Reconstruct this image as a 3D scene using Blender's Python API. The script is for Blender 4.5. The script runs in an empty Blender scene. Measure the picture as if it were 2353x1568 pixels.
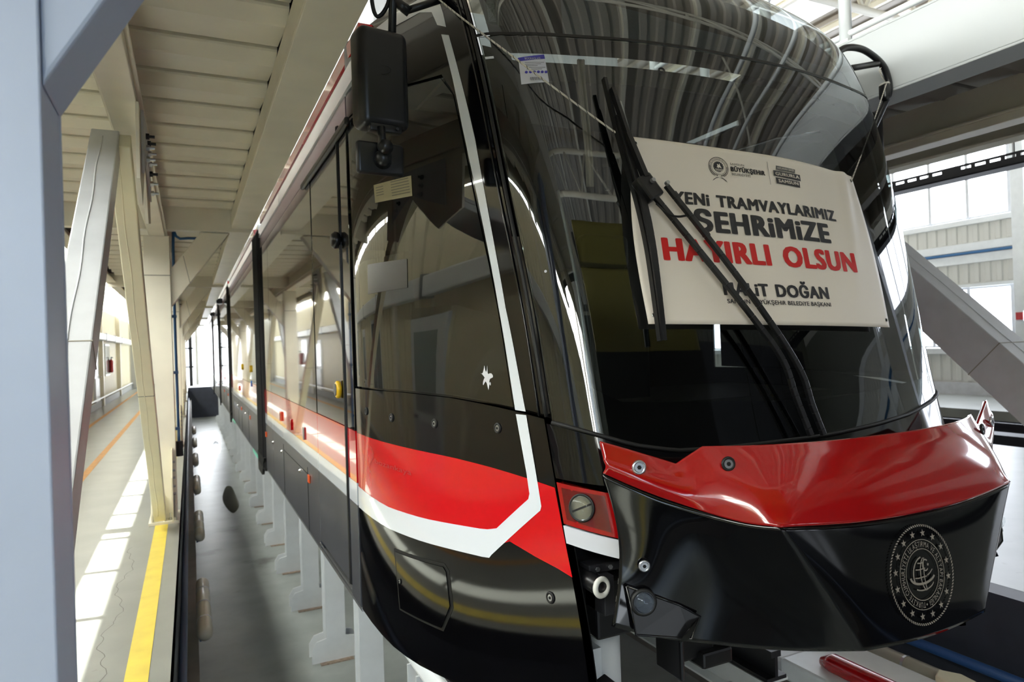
import bpy, math, random
import numpy as np
from mathutils import Vector, Matrix
from mathutils.geometry import delaunay_2d_cdt
random.seed(4)
scn = bpy.context.scene
COL = scn.collection
PI = math.pi

# ------------------------------------------------------------------ camera, light, exposure
H = 1.7
F_PX = 1569.0
th, roll, pitch = math.atan(741 / F_PX), -math.atan(.033), math.atan(7 / F_PX)
Fh = Vector((math.sin(th), math.cos(th), 0)); R0 = Vector((math.cos(th), -math.sin(th), 0)); U0 = Vector((0, 0, 1))
Fw = Fh * math.cos(pitch) + U0 * math.sin(pitch); U1 = -Fh * math.sin(pitch) + U0 * math.cos(pitch)
Rt = math.cos(roll) * R0 + math.sin(roll) * U1
Up = -math.sin(roll) * R0 + math.cos(roll) * U1
cam = bpy.data.cameras.new('camera'); camo = bpy.data.objects.new('camera', cam); COL.objects.link(camo)
M = Matrix((Rt, Up, -Fw)).transposed().to_4x4(); M.translation = Vector((0, 0, H)); camo.matrix_world = M
cam.sensor_width = 36; cam.lens = 36 * F_PX / 2353; cam.clip_start = .05; cam.clip_end = 300
cam.dof.use_dof = True; cam.dof.focus_distance = 2.35; cam.dof.aperture_fstop = 4.5
scn.camera = camo
scn.view_settings.view_transform = 'Standard'; scn.view_settings.look = 'None'
scn.view_settings.gamma = 1; scn.view_settings.use_curve_mapping = False
scn.view_settings.exposure = 0.7

def lin(c):
    return tuple(((x / 255) / 12.92 if x / 255 <= .04045 else ((x / 255 + .055) / 1.055) ** 2.4) for x in c) + (1,)

w = bpy.data.worlds.new('daylight'); scn.world = w; w.use_nodes = True
w.node_tree.nodes['Background'].inputs[0].default_value = (.86, .93, 1, 1)
w.node_tree.nodes['Background'].inputs[1].default_value = 3.0

def sun_lamp():
    l = bpy.data.lights.new('sun', 'SUN'); l.energy = 26; l.angle = .009; l.color = (1, .96, .88)
    o = bpy.data.objects.new('sun', l); COL.objects.link(o)
    o.rotation_euler = Vector((1, -.12, -1.667)).to_track_quat('-Z', 'Y').to_euler()
sun_lamp()

def area(name, loc, direction, sx, sy, power, color=(1, 1, 1)):
    l = bpy.data.lights.new(name, 'AREA'); l.shape = 'RECTANGLE'; l.size = sx; l.size_y = sy; l.energy = power; l.color = color
    o = bpy.data.objects.new(name, l); COL.objects.link(o); o.location = loc
    o.rotation_euler = Vector(direction).to_track_quat('-Z', 'Y').to_euler()
    return o
# daylight entering the hall: left clerestory, right window wall, end gate; added cool fill behind the photographer
area('daylight_left', (-3.25, 16.5, 4.25), (1, 0, -.5), 47, 1.4, 2600, (1, .965, .89))
area('daylight_end', (1, 41.5, 2.2), (0, -1, 0), 5, 4, 200, (.95, .98, 1))
area('cool_fill_back', (-.4, -11.5, 2.6), (0, 1, 0), 4.2, 4.4, 230, (.62, .8, 1))  # invented fill that lights the tram front from behind the camera

# ------------------------------------------------------------------ materials
MATS = {}
def mat(name, rgb, rough=.5, metal=0., coat=0., spec=.5, noise=0, nscale=8., bump=0., emit=None, dirt=None):
    if name in MATS: return MATS[name]
    m = bpy.data.materials.new(name); m.use_nodes = True; nt = m.node_tree; b = nt.nodes['Principled BSDF']
    c = lin(rgb)
    b.inputs['Base Color'].default_value = c; b.inputs['Roughness'].default_value = rough
    b.inputs['Metallic'].default_value = metal; b.inputs['Coat Weight'].default_value = coat
    b.inputs['Coat Roughness'].default_value = .03; b.inputs['Specular IOR Level'].default_value = spec
    if emit:
        b.inputs['Emission Color'].default_value = lin(emit[0]); b.inputs['Emission Strength'].default_value = emit[1]
    if noise or bump or dirt:
        tc = nt.nodes.new('ShaderNodeTexCoord'); n = nt.nodes.new('ShaderNodeTexNoise')
        n.inputs['Scale'].default_value = nscale; n.inputs['Detail'].default_value = 6
        nt.links.new(tc.outputs['Object'], n.inputs['Vector'])
        if noise:
            r = nt.nodes.new('ShaderNodeValToRGB')
            r.color_ramp.elements[0].position = .3; r.color_ramp.elements[1].position = .7
            r.color_ramp.elements[0].color = tuple(x * (1 - noise) for x in c[:3]) + (1,)
            r.color_ramp.elements[1].color = tuple(min(1, x * (1 + noise * .4)) for x in c[:3]) + (1,)
            nt.links.new(n.outputs['Fac'], r.inputs['Fac'])
            if dirt:
                n2 = nt.nodes.new('ShaderNodeTexNoise'); n2.inputs['Scale'].default_value = dirt[1]; n2.inputs['Detail'].default_value = 8
                nt.links.new(tc.outputs['Object'], n2.inputs['Vector'])
                r2 = nt.nodes.new('ShaderNodeValToRGB'); r2.color_ramp.elements[0].position = dirt[2]; r2.color_ramp.elements[1].position = dirt[2] + .1
                nt.links.new(n2.outputs['Fac'], r2.inputs['Fac'])
                mx = nt.nodes.new('ShaderNodeMix'); mx.data_type = 'RGBA'
                nt.links.new(r2.outputs[0], mx.inputs[0]); nt.links.new(r.outputs[0], mx.inputs[6]); mx.inputs[7].default_value = lin(dirt[0])
                nt.links.new(mx.outputs[2], b.inputs['Base Color'])
            else:
                nt.links.new(r.outputs[0], b.inputs['Base Color'])
        if bump:
            bp = nt.nodes.new('ShaderNodeBump'); bp.inputs['Strength'].default_value = bump; bp.inputs['Distance'].default_value = .01
            nt.links.new(n.outputs['Fac'], bp.inputs['Height']); nt.links.new(bp.outputs[0], b.inputs['Normal'])
    MATS[name] = m
    return m

def glass(name, tint, ior=1.7, add=.03):
    m = bpy.data.materials.new(name); m.use_nodes = True; nt = m.node_tree; nt.nodes.clear()
    o = nt.nodes.new('ShaderNodeOutputMaterial'); t = nt.nodes.new('ShaderNodeBsdfTransparent'); g = nt.nodes.new('ShaderNodeBsdfGlossy')
    t.inputs[0].default_value = tint + (1,); g.inputs['Roughness'].default_value = .0; g.inputs[0].default_value = (.95, .97, 1, 1)
    f = nt.nodes.new('ShaderNodeLayerWeight'); f.inputs[0].default_value = .5
    pw = nt.nodes.new('ShaderNodeMath'); pw.operation = 'POWER'; pw.inputs[1].default_value = 5
    f0 = ((ior - 1) / (ior + 1)) ** 2 + add
    a = nt.nodes.new('ShaderNodeMath'); a.operation = 'MULTIPLY_ADD'; a.inputs[1].default_value = 1 - f0; a.inputs[2].default_value = f0; a.use_clamp = True
    x = nt.nodes.new('ShaderNodeMixShader')
    nt.links.new(f.outputs[1], pw.inputs[0]); nt.links.new(pw.outputs[0], a.inputs[0]); nt.links.new(a.outputs[0], x.inputs[0])
    nt.links.new(t.outputs[0], x.inputs[1]); nt.links.new(g.outputs[0], x.inputs[2]); nt.links.new(x.outputs[0], o.inputs[0])
    MATS[name] = m
    return m

cream = mat('cream_paint', (236, 230, 212), .42, noise=.08, nscale=3, bump=.05)
creamb = mat('cream_paint_warm', (236, 229, 200), .4, noise=.06, nscale=5, bump=.08)
greyp = mat('pale_grey_steel_paint', (204, 206, 210), .38, noise=.1, nscale=6, bump=.1)
colp = mat('cool_lit_steel', (168, 178, 199), .4, noise=.06, nscale=5)  # bluish light on the foreground column and bracket put into the base colour
wht = mat('white_steel_paint', (228, 232, 234), .4, noise=.06, nscale=6)
cladm = mat('cladding_cream', (206, 206, 200), .5)
floorm = mat('sealed_concrete_floor', (146, 149, 143), .3, noise=.14, nscale=2.2, bump=.04, dirt=((132, 132, 126), 9, .66))
pitm = mat('pit_concrete_floor', (158, 164, 161), .3, noise=.3, nscale=1.6, bump=.06, dirt=((96, 96, 90), 1.1, .62))
dkwall = mat('dark_blue_pit_paint', (52, 56, 68), .5, noise=.2, nscale=5, bump=.15)
brn = mat('grey_brown_ledge', (128, 122, 116), .6, noise=.15, nscale=6)
yel = mat('yellow_floor_paint', (238, 214, 84), .4, noise=.12, nscale=7)
oran = mat('orange_floor_paint', (222, 158, 70), .5, noise=.2, nscale=7)
blackg = mat('gloss_black_paint', (8, 8, 10), .06, spec=.6)
blackm = mat('satin_black_plastic', (20, 20, 22), .32)
blackr = mat('black_rubber', (14, 14, 15), .55)
inner = mat('black_void', (6, 6, 7), .8)
red = mat('gloss_red_paint', (214, 12, 24), .12, coat=1)
redb = mat('bumper_red_paint', (158, 9, 12), .12, coat=1)
whp = mat('gloss_white_paint', (226, 232, 240), .15, coat=.8)
skirtm = mat('dark_grey_skirt_paint', (76, 78, 85), .28, coat=.4, noise=.12, nscale=3)
mauve = mat('brushed_cantrail', (176, 158, 170), .25, metal=.7)
chrome = mat('steel_bolt', (200, 200, 198), .22, metal=1)
silver = mat('silver_trim', (190, 192, 196), .3, metal=.9)
lampw = mat('milky_lamp_lens', (205, 208, 216), .3, coat=.5)
amber = mat('amber_lens', (226, 88, 30), .3, coat=.5)
ambd = mat('dark_amber_lens', (88, 26, 10), .2, coat=1)
reflm = mat('lamp_reflector', (210, 210, 215), .12, metal=1)
blue = mat('blue_pipe_paint', (60, 110, 160), .4)
green = mat('mint_tape', (120, 205, 180), .4)
banw = mat('banner_vinyl', (240, 231, 220), .45, bump=.02, nscale=3)
inkd = mat('banner_dark_ink', (48, 47, 50), .45)
inkg = mat('banner_grey_ink', (92, 92, 92), .45)
inkr = mat('banner_red_ink', (214, 34, 34), .45)
emb = mat('emblem_beige_print', (134, 127, 118), .5)
paper = mat('label_paper', (214, 214, 222), .6)
bluein = mat('label_blue_ink', (70, 66, 170), .6)
olive = mat('olive_blind', (96, 92, 46), .7)
tubem = mat('lamp_tube_cover', (178, 174, 158), .35)
darkst = mat('dark_steel', (44, 44, 48), .45, metal=.4)
rustm = mat('rusty_patch', (168, 150, 134), .8, noise=.4, nscale=30)
roofm = mat('roof_sheet', (178, 168, 154), .5)
beige = mat('beige_strap', (236, 214, 190), .7)
redtube = mat('red_tube_paint', (190, 12, 18), .25, coat=.5)
wingl = mat('saloon_glass', (10, 11, 12), .03, coat=1, spec=1.0)
cabglass = glass('cab_glass', (.34, .38, .37), 1.75, .03)
sideglass = glass('cab_side_glass', (.30, .33, .33), 1.75, .04)
panem = mat('window_pane_backlit', (235, 242, 250), .4, emit=((236, 243, 255), 5.0))
skyl = mat('skylight_pane_backlit', (235, 240, 245), .4, emit=((245, 248, 255), 1.3))
clearp = glass('clear_pane', (.95, .97, .97), 1.3, .0)

# ------------------------------------------------------------------ object helpers
def tagit(o, label=None, cat=None, group=None, kind=None):
    if label: o['label'] = label
    if cat: o['category'] = cat
    if group: o['group'] = group
    if kind: o['kind'] = kind
    return o

def thing(name, label, cat, loc=(0, 0, 0), group=None):
    o = bpy.data.objects.new(name, None); o.empty_display_size = .1; COL.objects.link(o); o.location = loc
    return tagit(o, label, cat, group)

def wloc(o):
    v = Vector((0, 0, 0))
    while o is not None:
        v += o.location; o = o.parent
    return v

def mk(name, verts, faces, m, parent=None, smooth=False, bevel=0., normals=None, kind=None, label=None):
    org = wloc(parent) if parent else Vector((0, 0, 0))
    me = bpy.data.meshes.new(name)
    me.from_pydata([tuple(Vector(v) - org) for v in verts], [], faces)
    me.materials.append(m)
    if smooth: me.polygons.foreach_set('use_smooth', [True] * len(me.polygons))
    me.update()
    if normals is not None: me.normals_split_custom_set_from_vertices(normals)
    o = bpy.data.objects.new(name, me); COL.objects.link(o)
    if parent: o.parent = parent
    if bevel:
        b = o.modifiers.new('bevel', 'BEVEL'); b.width = bevel; b.segments = 2; b.limit_method = 'ANGLE'
    tagit(o, label, None, None, kind)
    return o

class G:
    def __init__(s): s.v = []; s.f = []
    def add(s, v, f):
        n = len(s.v); s.v += [tuple(p) for p in v]; s.f += [tuple(i + n for i in q) for q in f]; return s
    def box(s, x0, x1, y0, y1, z0, z1):
        return s.add([(x, y, z) for x in (x0, x1) for y in (y0, y1) for z in (z0, z1)],
                     [(0, 1, 3, 2), (4, 6, 7, 5), (0, 4, 5, 1), (2, 3, 7, 6), (0, 2, 6, 4), (1, 5, 7, 3)])
    def prism(s, pts, axis, a, b):
        """extrude a 2D outline along axis from a to b"""
        n = len(pts)
        def P(p, t): return {'x': (t, p[0], p[1]), 'y': (p[0], t, p[1]), 'z': (p[0], p[1], t)}[axis]
        return s.add([P(p, a) for p in pts] + [P(p, b) for p in pts],
                     [tuple(range(n))[::-1], tuple(range(n, 2 * n))] + [(i, (i + 1) % n, (i + 1) % n + n, i + n) for i in range(n)])
    def beam(s, a, b, wd, ht, side=(1, 0, 0)):
        a, b = Vector(a), Vector(b); d = (b - a).normalized(); sx = Vector(side); sx = (sx - d * sx.dot(d)).normalized(); up = d.cross(sx)
        v = [p + sx * (i * wd / 2) + up * (j * ht / 2) for p in (a, b) for i, j in ((-1, -1), (1, -1), (1, 1), (-1, 1))]
        return s.add(v, [(3, 2, 1, 0), (4, 5, 6, 7), (0, 1, 5, 4), (1, 2, 6, 5), (2, 3, 7, 6), (3, 0, 4, 7)])
    def ibeam(s, a, b, wd, ht, t=.012, side=(1, 0, 0)):
        a, b = Vector(a), Vector(b); d = (b - a).normalized(); sx = Vector(side); sx = (sx - d * sx.dot(d)).normalized(); up = d.cross(sx)
        for q in (-1, 1):
            o = up * (q * (ht / 2 - t / 2)); s.beam(a + o, b + o, wd, t, side)
        return s.beam(a, b, t, ht - 2 * t, side)
    def tube(s, pts, r, n=10, cap=True):
        pts = [Vector(p) for p in pts]; rings = []
        base = len(s.v); up = Vector((0, 0, 1))
        for i, p in enumerate(pts):
            d = (pts[min(i + 1, len(pts) - 1)] - pts[max(i - 1, 0)]).normalized()
            if abs(d.dot(up)) > .95: up = Vector((1, 0, 0))
            x = d.cross(up).normalized(); y = d.cross(x).normalized(); up = -y if (-y).z >= 0 or True else y
            rr = r[i] if isinstance(r, (list, tuple)) else r
            s.v += [tuple(p + x * math.cos(2 * PI * k / n) * rr + y * math.sin(2 * PI * k / n) * rr) for k in range(n)]
        for i in range(len(pts) - 1):
            for k in range(n):
                a = base + i * n + k; b = base + i * n + (k + 1) % n
                s.f.append((a, b, b + n, a + n))
        if cap:
            s.f.append(tuple(base + k for k in range(n))[::-1]); s.f.append(tuple(base + (len(pts) - 1) * n + k for k in range(n)))
        return s
    def disc(s, c, nrm, r, t, n=20, r2=None):
        c = Vector(c); nrm = Vector(nrm).normalized()
        return s.tube([c, c + nrm * t], [r, r2 if r2 is not None else r], n)
    def ring(s, c, nrm, R, r, n=28, m=8):
        c = Vector(c); nrm = Vector(nrm).normalized(); x = nrm.orthogonal().normalized(); y = nrm.cross(x); base = len(s.v)
        for i in range(n):
            d = x * math.cos(2 * PI * i / n) + y * math.sin(2 * PI * i / n)
            for k in range(m):
                s.v.append(tuple(c + d * (R + r * math.cos(2 * PI * k / m)) + nrm * r * math.sin(2 * PI * k / m)))
        for i in range(n):
            for k in range(m):
                a = i * m + k; b = i * m + (k + 1) % m; c2 = ((i + 1) % n) * m + (k + 1) % m; d2 = ((i + 1) % n) * m + k
                s.f.append((base + a, base + d2, base + c2, base + b))
        return s
    def obj(s, name, m, parent=None, **kw):
        return mk(name, s.v, s.f, m, parent, **kw)

def copy_tree(o, delta, label=None, group=None):
    c = o.copy(); COL.objects.link(c); c.location = o.location + Vector(delta)
    if label: c['label'] = label
    if group: c['group'] = group
    for ch in list(o.children):
        d = ch.copy(); COL.objects.link(d); d.parent = c
        for g in list(ch.children):
            e = g.copy(); COL.objects.link(e); e.parent = d
    return c

def smooth_path(pts, n=6):
    P = [Vector(p) for p in pts]; out = []
    for i in range(len(P) - 1):
        p0, p1, p2, p3 = P[max(i - 1, 0)], P[i], P[i + 1], P[min(i + 2, len(P) - 1)]
        for k in range(n):
            t = k / n
            out.append(.5 * ((2 * p1) + (p2 - p0) * t + (2 * p0 - 5 * p1 + 4 * p2 - p3) * t * t + (3 * p1 - p0 - 3 * p2 + p3) * t ** 3))
    out.append(P[-1]); return out

# ------------------------------------------------------------------ text to mesh
_TC = {}
def text_geo(body, bold=.03):
    k = (body, bold)
    if k in _TC: return _TC[k]
    c = bpy.data.curves.new('txt', 'FONT'); c.body = body; c.space_character = 1.0 + bold * 2.2; c.resolution_u = 3
    o = bpy.data.objects.new('txt', c); COL.objects.link(o); bpy.context.view_layer.update()
    e = o.evaluated_get(bpy.context.evaluated_depsgraph_get()); me = e.to_mesh()
    v = [(p.co.x, p.co.y) for p in me.vertices]; f = [tuple(p.vertices) for p in me.polygons]
    e.to_mesh_clear(); bpy.data.objects.remove(o); bpy.data.curves.remove(c)
    _TC[k] = (v, f); return _TC[k]

def put_text(g, body, quad, bold, fn, cap=.7):
    """quad: x0,x1,y0(baseline),y1(cap line) in the coordinates fn takes"""
    v, f = text_geo(body, bold)
    xs = [p[0] for p in v]; a, b = min(xs) - bold, max(xs) + bold
    x0, x1, y0, y1 = quad
    for k in range(9 if bold > .015 else 1):
        ox, oy = (0, 0) if k == 0 else (bold * 1.15 * math.cos(k * PI / 4), bold * .55 * math.sin(k * PI / 4))
        if k % 2: ox, oy = ox * 1.2, oy * 1.2
        g.add([fn(x0 + (p[0] + ox - a) / (b - a) * (x1 - x0), y0 + (p[1] + oy + .55 * bold) / (cap + 1.1 * bold) * (y1 - y0)) for p in v], f)

# ------------------------------------------------------------------ the hall shell
def struct(name, g, m, kind='structure', **kw):
    return g.obj(name, m, kind=kind, **kw)

Y0, Y1 = -12., 42.
WL, WR = -2.9, 18.4
fl = struct('floor', G().box(WL - .1, -.14, Y0, Y1, -.2, 0), floorm)
fl2 = struct('floor', G().box(4.8, 10.6, Y0, Y1, -.2, 0), floorm)
fl3 = struct('floor', G().box(14.9, WR, Y0, Y1, -.2, 0), floorm)
pitf = struct('floor', G().box(-.14, 4.8, Y0, Y1, -1.75, -1.57), pitm)
pitf2 = struct('floor', G().box(10.6, 14.9, Y0, Y1, -1.2, -1.0), mat('dark_track_bed', (50, 50, 54), .7))
mk('yellow_line', *(lambda g: (g.v, g.f))(G().box(-.36, -.245, Y0, Y1, .0, .003)), yel, fl)
for x in (-1.43, -2.3): mk('orange_line', *(lambda g: (g.v, g.f))(G().box(x - .05, x + .05, Y0, Y1, 0, .003)), oran, fl)
# crack in the walkway slab
ck = [(-.50 + .035 * math.sin(i * .21) + .012 * math.sin(i * .9) + random.uniform(-.006, .006), 4.0 + i * .035) for i in range(86)]
g = G()
for i in range(len(ck) - 1):
    (a, b), (c, d) = ck[i], ck[i + 1]; g.add([(a, b, .001), (a + .0035, b, .001), (c + .0035, d, .001), (c, d, .001)], [(0, 1, 2, 3)])
g.obj('crack', mat('crack_dark', (120, 120, 114), .9), fl)
pud = mat('puddle_water', (104, 102, 92), .08, spec=.5)
for cx_, cy_, rx_, ry_ in ((.74, 16.7, .15, 1.55), (.76, 26.1, .12, 1.8)):
    g = G(); n = 40; g.add([(cx_, cy_, -1.567)] + [(cx_ + rx_ * math.cos(a) * (1 + .12 * math.sin(3 * a + cy_)), cy_ + ry_ * math.sin(a) * (1 + .10 * math.sin(2 * a)), -1.567) for a in [2 * PI * i / n for i in range(n)]], [(0, i + 1, (i + 1) % n + 1) for i in range(n)])
    g.obj('puddle', pud, pitf)
# pit side walls with ledge
struct('wall_pit_left', G().box(-.16, -.14, Y0, Y1, -1.57, -.001), dkwall)
struct('wall_pit_left', G().box(-.139, .0, Y0, Y1, -1.57, -.62), brn)
struct('wall_pit_right', G().box(4.62, 4.8, Y0, Y1, -1.57, -.001), dkwall)
struct('wall_pit_right', G().box(4.3, 4.62, Y0, Y1, -1.57, -.75), brn)
struct('wall_track_left', G().box(10.5, 10.6, Y0, Y1, -1.0, -.2), dkwall)
struct('wall_track_right', G().box(14.9, 15.0, Y0, Y1, -1.0, -.2), dkwall)
struct('wall_pit_end', G().box(-.14, 4.8, 39.0, 39.3, -1.57, .0), dkwall)

# left wall: lower cladding, clerestory opening, added eave that cuts the sun
g = G(); y = Y0
g.box(WL - .12, WL - .02, Y0, Y1, 0, 3.5); struct('wall_left', g, creamb)
g = G()
y = Y0
while y < Y1:
    g.prism([(WL - .02, y + .03), (WL + .012, y + .06), (WL + .012, y + .19), (WL - .02, y + .22)], 'z', .15, 3.45); y += .33
g.obj('cladding_rib', creamb, bpy.data.objects['wall_left'], kind='stuff')
struct('wall_left', G().box(WL - .12, WL, Y0, Y1, 5.0, 8.6), cream)
struct('ceiling', G().box(WL - .70, WL - .12, Y0, Y1, 5.03, 5.1), cream)  # unseen eave placed to trim the sun strip on the walkway
struct('baseboard_left', G().box(WL - .02, WL + .1, Y0, Y1, 0, .22), mat('grey_curb', (150, 152, 148), .6))
for k in range(8):
    y = 1.28 - 6.6 * 2 + k * 6.6
    struct('trim_%d' % (k + 1), G().box(WL, WL + .16, y, y + .2, 0, 5.0), cream, bevel=.01)
# clerestory window with mullions every 1.08 m
wp = thing('window_1', None, None, (WL - .06, 0, 3.5)); wp['kind'] = 'structure'
y = 4.42 - 1.085 * 14
k = 0
while y < Y1 - .5:
    G().box(WL - .09, WL - .03, y - .035, y + .035, 3.5, 5.0).obj('mullion', cream, wp)
    G().box(WL - .062, WL - .058, y + .035, y + 1.05, 3.55, 4.95).obj('pane', clearp, wp)
    y += 1.085
G().box(WL - .1, WL - .02, Y0, Y1, 3.5, 3.55).obj('sill', cream, wp)
G().box(WL - .1, WL - .02, Y0, Y1, 4.95, 5.0).obj('head', cream, wp)
# fittings along the left wall
def door(n, y, wdt=.95):
    t = thing('door_%d' % n, None, None, (WL, y, 0)); t['kind'] = 'structure'
    G().box(WL - .01, WL + .05, y, y + wdt, .0, 2.1).obj('frame', wht, t, bevel=.01)
    G().box(WL + .03, WL + .07, y + .07, y + wdt - .07, .05, 1.0).obj('leaf_panel', greyp, t, bevel=.01)
    G().box(WL + .03, WL + .06, y + .14, y + wdt - .14, 1.1, 1.95).obj('pane', mat('door_pane', (170, 180, 176), .15), t)
    G().box(WL + .07, WL + .11, y + wdt - .2, y + wdt - .09, 1.02, 1.05).obj('door_handle', blackm, t)
door(1, 6.2); door(2, 12.9); door(3, 26.2, 1.3)
for n, y in ((2, 3.0), (3, 9.6), (4, 16.2), (5, 29.6)):
    t = thing('window_%d' % n, None, None, (WL, y, 1)); t['kind'] = 'structure'
    G().box(WL - .01, WL + .045, y, y + 1.5, 1.0, 2.2).obj('frame', wht, t)
    for q in range(2): G().box(WL + .03, WL + .05, y + .06 + q * .72, y + .72 + q * .72, 1.06, 2.14).obj('pane', mat('office_pane', (120, 128, 130), .08), t)
t = thing('wall_duct', 'white box duct running along the left wall under the clerestory', 'duct', (WL + .2, 0, 3.1))
G().box(WL + .012, WL + .3, Y0 + 3, Y1 - 1, 2.3, 2.52).obj('casing', wht, t, bevel=.02)
for k in range(12):
    G().box(WL + .0121, WL + .32, 3 * k + .5, 3 * k + .56, 2.28, 2.54).obj('joint_band', silver, t)
t = thing('fire_extinguisher', 'small red extinguisher hung far down the left wall', 'extinguisher', (WL + .12, 31.0, 1.1))
G().tube([(WL + .1, 31, 1.1), (WL + .1, 31, 1.15), (WL + .1, 31, 1.55), (WL + .1, 31, 1.62)], [.05, .075, .075, .03], 12).obj('cylinder', redtube, t, smooth=True)
G().tube([(WL + .1, 31, 1.62), (WL + .1, 31, 1.7), (WL + .16, 30.95, 1.68)], .018, 8).obj('valve', blackm, t)
for kx, (x, lbl) in enumerate(((WL + .2, 'thin conduit run at the foot of the left wall'),)):
    tagit(G().tube([(x, Y0 + 3, .35), (x, Y1 - 2, .35)], .025, 8).obj('conduit', wht, smooth=True), lbl, 'pipe')

# right wall: corrugated cladding with two window bands
wr = struct('wall_right', G().box(WR, WR + .1, Y0, Y1, 0, 1.2).box(WR, WR + .1, Y0, Y1, 2.8, 4.53).box(WR, WR + .1, Y0, Y1, 6.6, 8.6), cladm)
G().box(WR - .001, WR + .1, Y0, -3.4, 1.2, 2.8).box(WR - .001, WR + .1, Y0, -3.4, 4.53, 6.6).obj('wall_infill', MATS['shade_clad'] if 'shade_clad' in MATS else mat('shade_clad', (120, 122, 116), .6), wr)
def wribs(z0, z1):
    g = G(); y = Y0
    while y < Y1:
        g.prism([(WR, y), (WR, y + .16), (WR - .035, y + .135), (WR - .035, y + .025)], 'z', z0, z1); y += .27
    g.obj('cladding_rib', cladm, wr, kind='stuff')
wribs(.35, 1.1); wribs(2.9, 3.4); wribs(3.95, 4.45); wribs(6.7, 8.5)
for z0, z1 in ((3.4, 3.62), (3.72, 3.92), (1.05, 1.2), (4.4, 4.53), (2.78, 2.86)):
    G().box(WR - .12, WR - .001, Y0, Y1, z0, z1).obj('rail', wht, wr)
struct('baseboard_right', G().box(WR - .25, WR - .001, Y0, Y1, 0, .3), greyp)
tagit(G().tube([(WR - .2, Y0 + 1, 3.66), (WR - .2, Y1 - 1, 3.66)], .035, 8).obj('wall_pipe', blue, smooth=True), 'blue pipe clipped along the far right window wall', 'pipe')
n = 6
for k in range(-1, 5):
    yb = 9.75 + 6.6 * (k - 1)
    struct('trim_%d' % (10 + k), G().box(WR - .32, WR - .001, yb - .3, yb, 0, 8.5), wht, bevel=.015)
    for z0, z1, cuts in ((4.56, 6.58, (.2, 1.2, 2.2, 3.25, 4.3, 5.3, 6.25)), (1.22, 2.78, (.2, 1.25, 2.2, 3.3, 4.3, 5.3, 6.25))):
        t = thing('window_%d' % n, None, None, (WR, yb, z0)); t['kind'] = 'structure'; n += 1
        G().box(WR + .02, WR + .06, yb + .2, yb + 6.25, z0, z0 + .05).box(WR + .02, WR + .06, yb + .2, yb + 6.25, z1 - .05, z1).obj('frame', greyp, t)
        for q in range(6):
            G().box(WR + .0, WR + .06, yb + cuts[q] - .04, yb + cuts[q] + .04, z0, z1).obj('mullion', greyp, t)
            G().box(WR + .07, WR + .09, yb + cuts[q] + .04, yb + cuts[q + 1] - .04, z0 + .05, z1 - .05).obj('pane', panem, t)
        if z0 < 2:
            for q in (1, 3, 5): G().box(WR + .0, WR + .06, yb + cuts[q], yb + cuts[q + 1], 2.3, 2.38).obj('transom', greyp, t)
t = thing('wall_call_box', 'small red and white box on the right wall column', 'box', (WR - .36, 9.6, 1.9))
G().box(WR - .42, WR - .32, 9.5, 9.66, 1.85, 2.1).obj('casing', wht, t, bevel=.01)
G().box(WR - .44, WR - .42, 9.5, 9.66, 1.88, 2.06).obj('front', redtube, t)

# end walls
struct('wall_back', G().box(WL, -.5, Y1, Y1 + .2, 0, 8.6).box(4.9, WR, Y1, Y1 + .2, 0, 8.6).box(-.5, 4.9, Y1, Y1 + .2, 4.4, 8.6).box(.28, .42, Y1 - .1, Y1, 0, 4.4), cladm)
t = thing('gate_post', 'dark gate leaf edge standing in the bright far end opening', 'gate', (.0, 40.6, 0))
G().box(-.05, .12, 40.5, 40.7, 0, 4.2).obj('leaf', darkst, t)
for z in (1, 2, 3): G().box(-.3, .2, 40.5, 40.6, z, z + .08).obj('rail', darkst, t)
struct('wall_front', G().box(WL, WR, Y0 - .2, Y0, 0, 8.6), mat('gable_grey_green', (104, 106, 98), .6))
for k in range(5): struct('door_%d' % (10 + k), G().box(1.2 + 3.3 * k, 4.4 + 3.3 * k, Y0 + .05, Y0 + .12, .02, 6.4), mat('added_gate_dark', (48, 50, 54), .6))  # unseen dark doors added so the glossy nose mirrors darkness
g = G(); y = WL
while y < WR:
    g.prism([(y, Y0), (y + .2, Y0), (y + .17, Y0 + .04), (y + .03, Y0 + .04)], 'z', .1, 8.5); y += .33
g.obj('cladding_rib', MATS['gable_grey_green'], bpy.data.objects['wall_front'], kind='stuff')
for k, (x0, x1, z0, z1) in enumerate(((7, 8, 1.6, 2.6), (8.4, 9.4, 1.6, 2.6), (9.8, 10.8, 1.6, 2.6), (11.2, 12.2, 1.6, 2.6))):
    t = thing('window_%d' % (30 + k), None, None, (x0, Y0, z0)); t['kind'] = 'structure'
    G().box(x0 - .05, x1 + .05, Y0 + .121, Y0 + .16, z0 - .05, z1 + .05).obj('frame', wht, t)
    G().box(x0, x1, Y0 + .16, Y0 + .17, z0, z1).obj('pane', panem, t)

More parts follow.
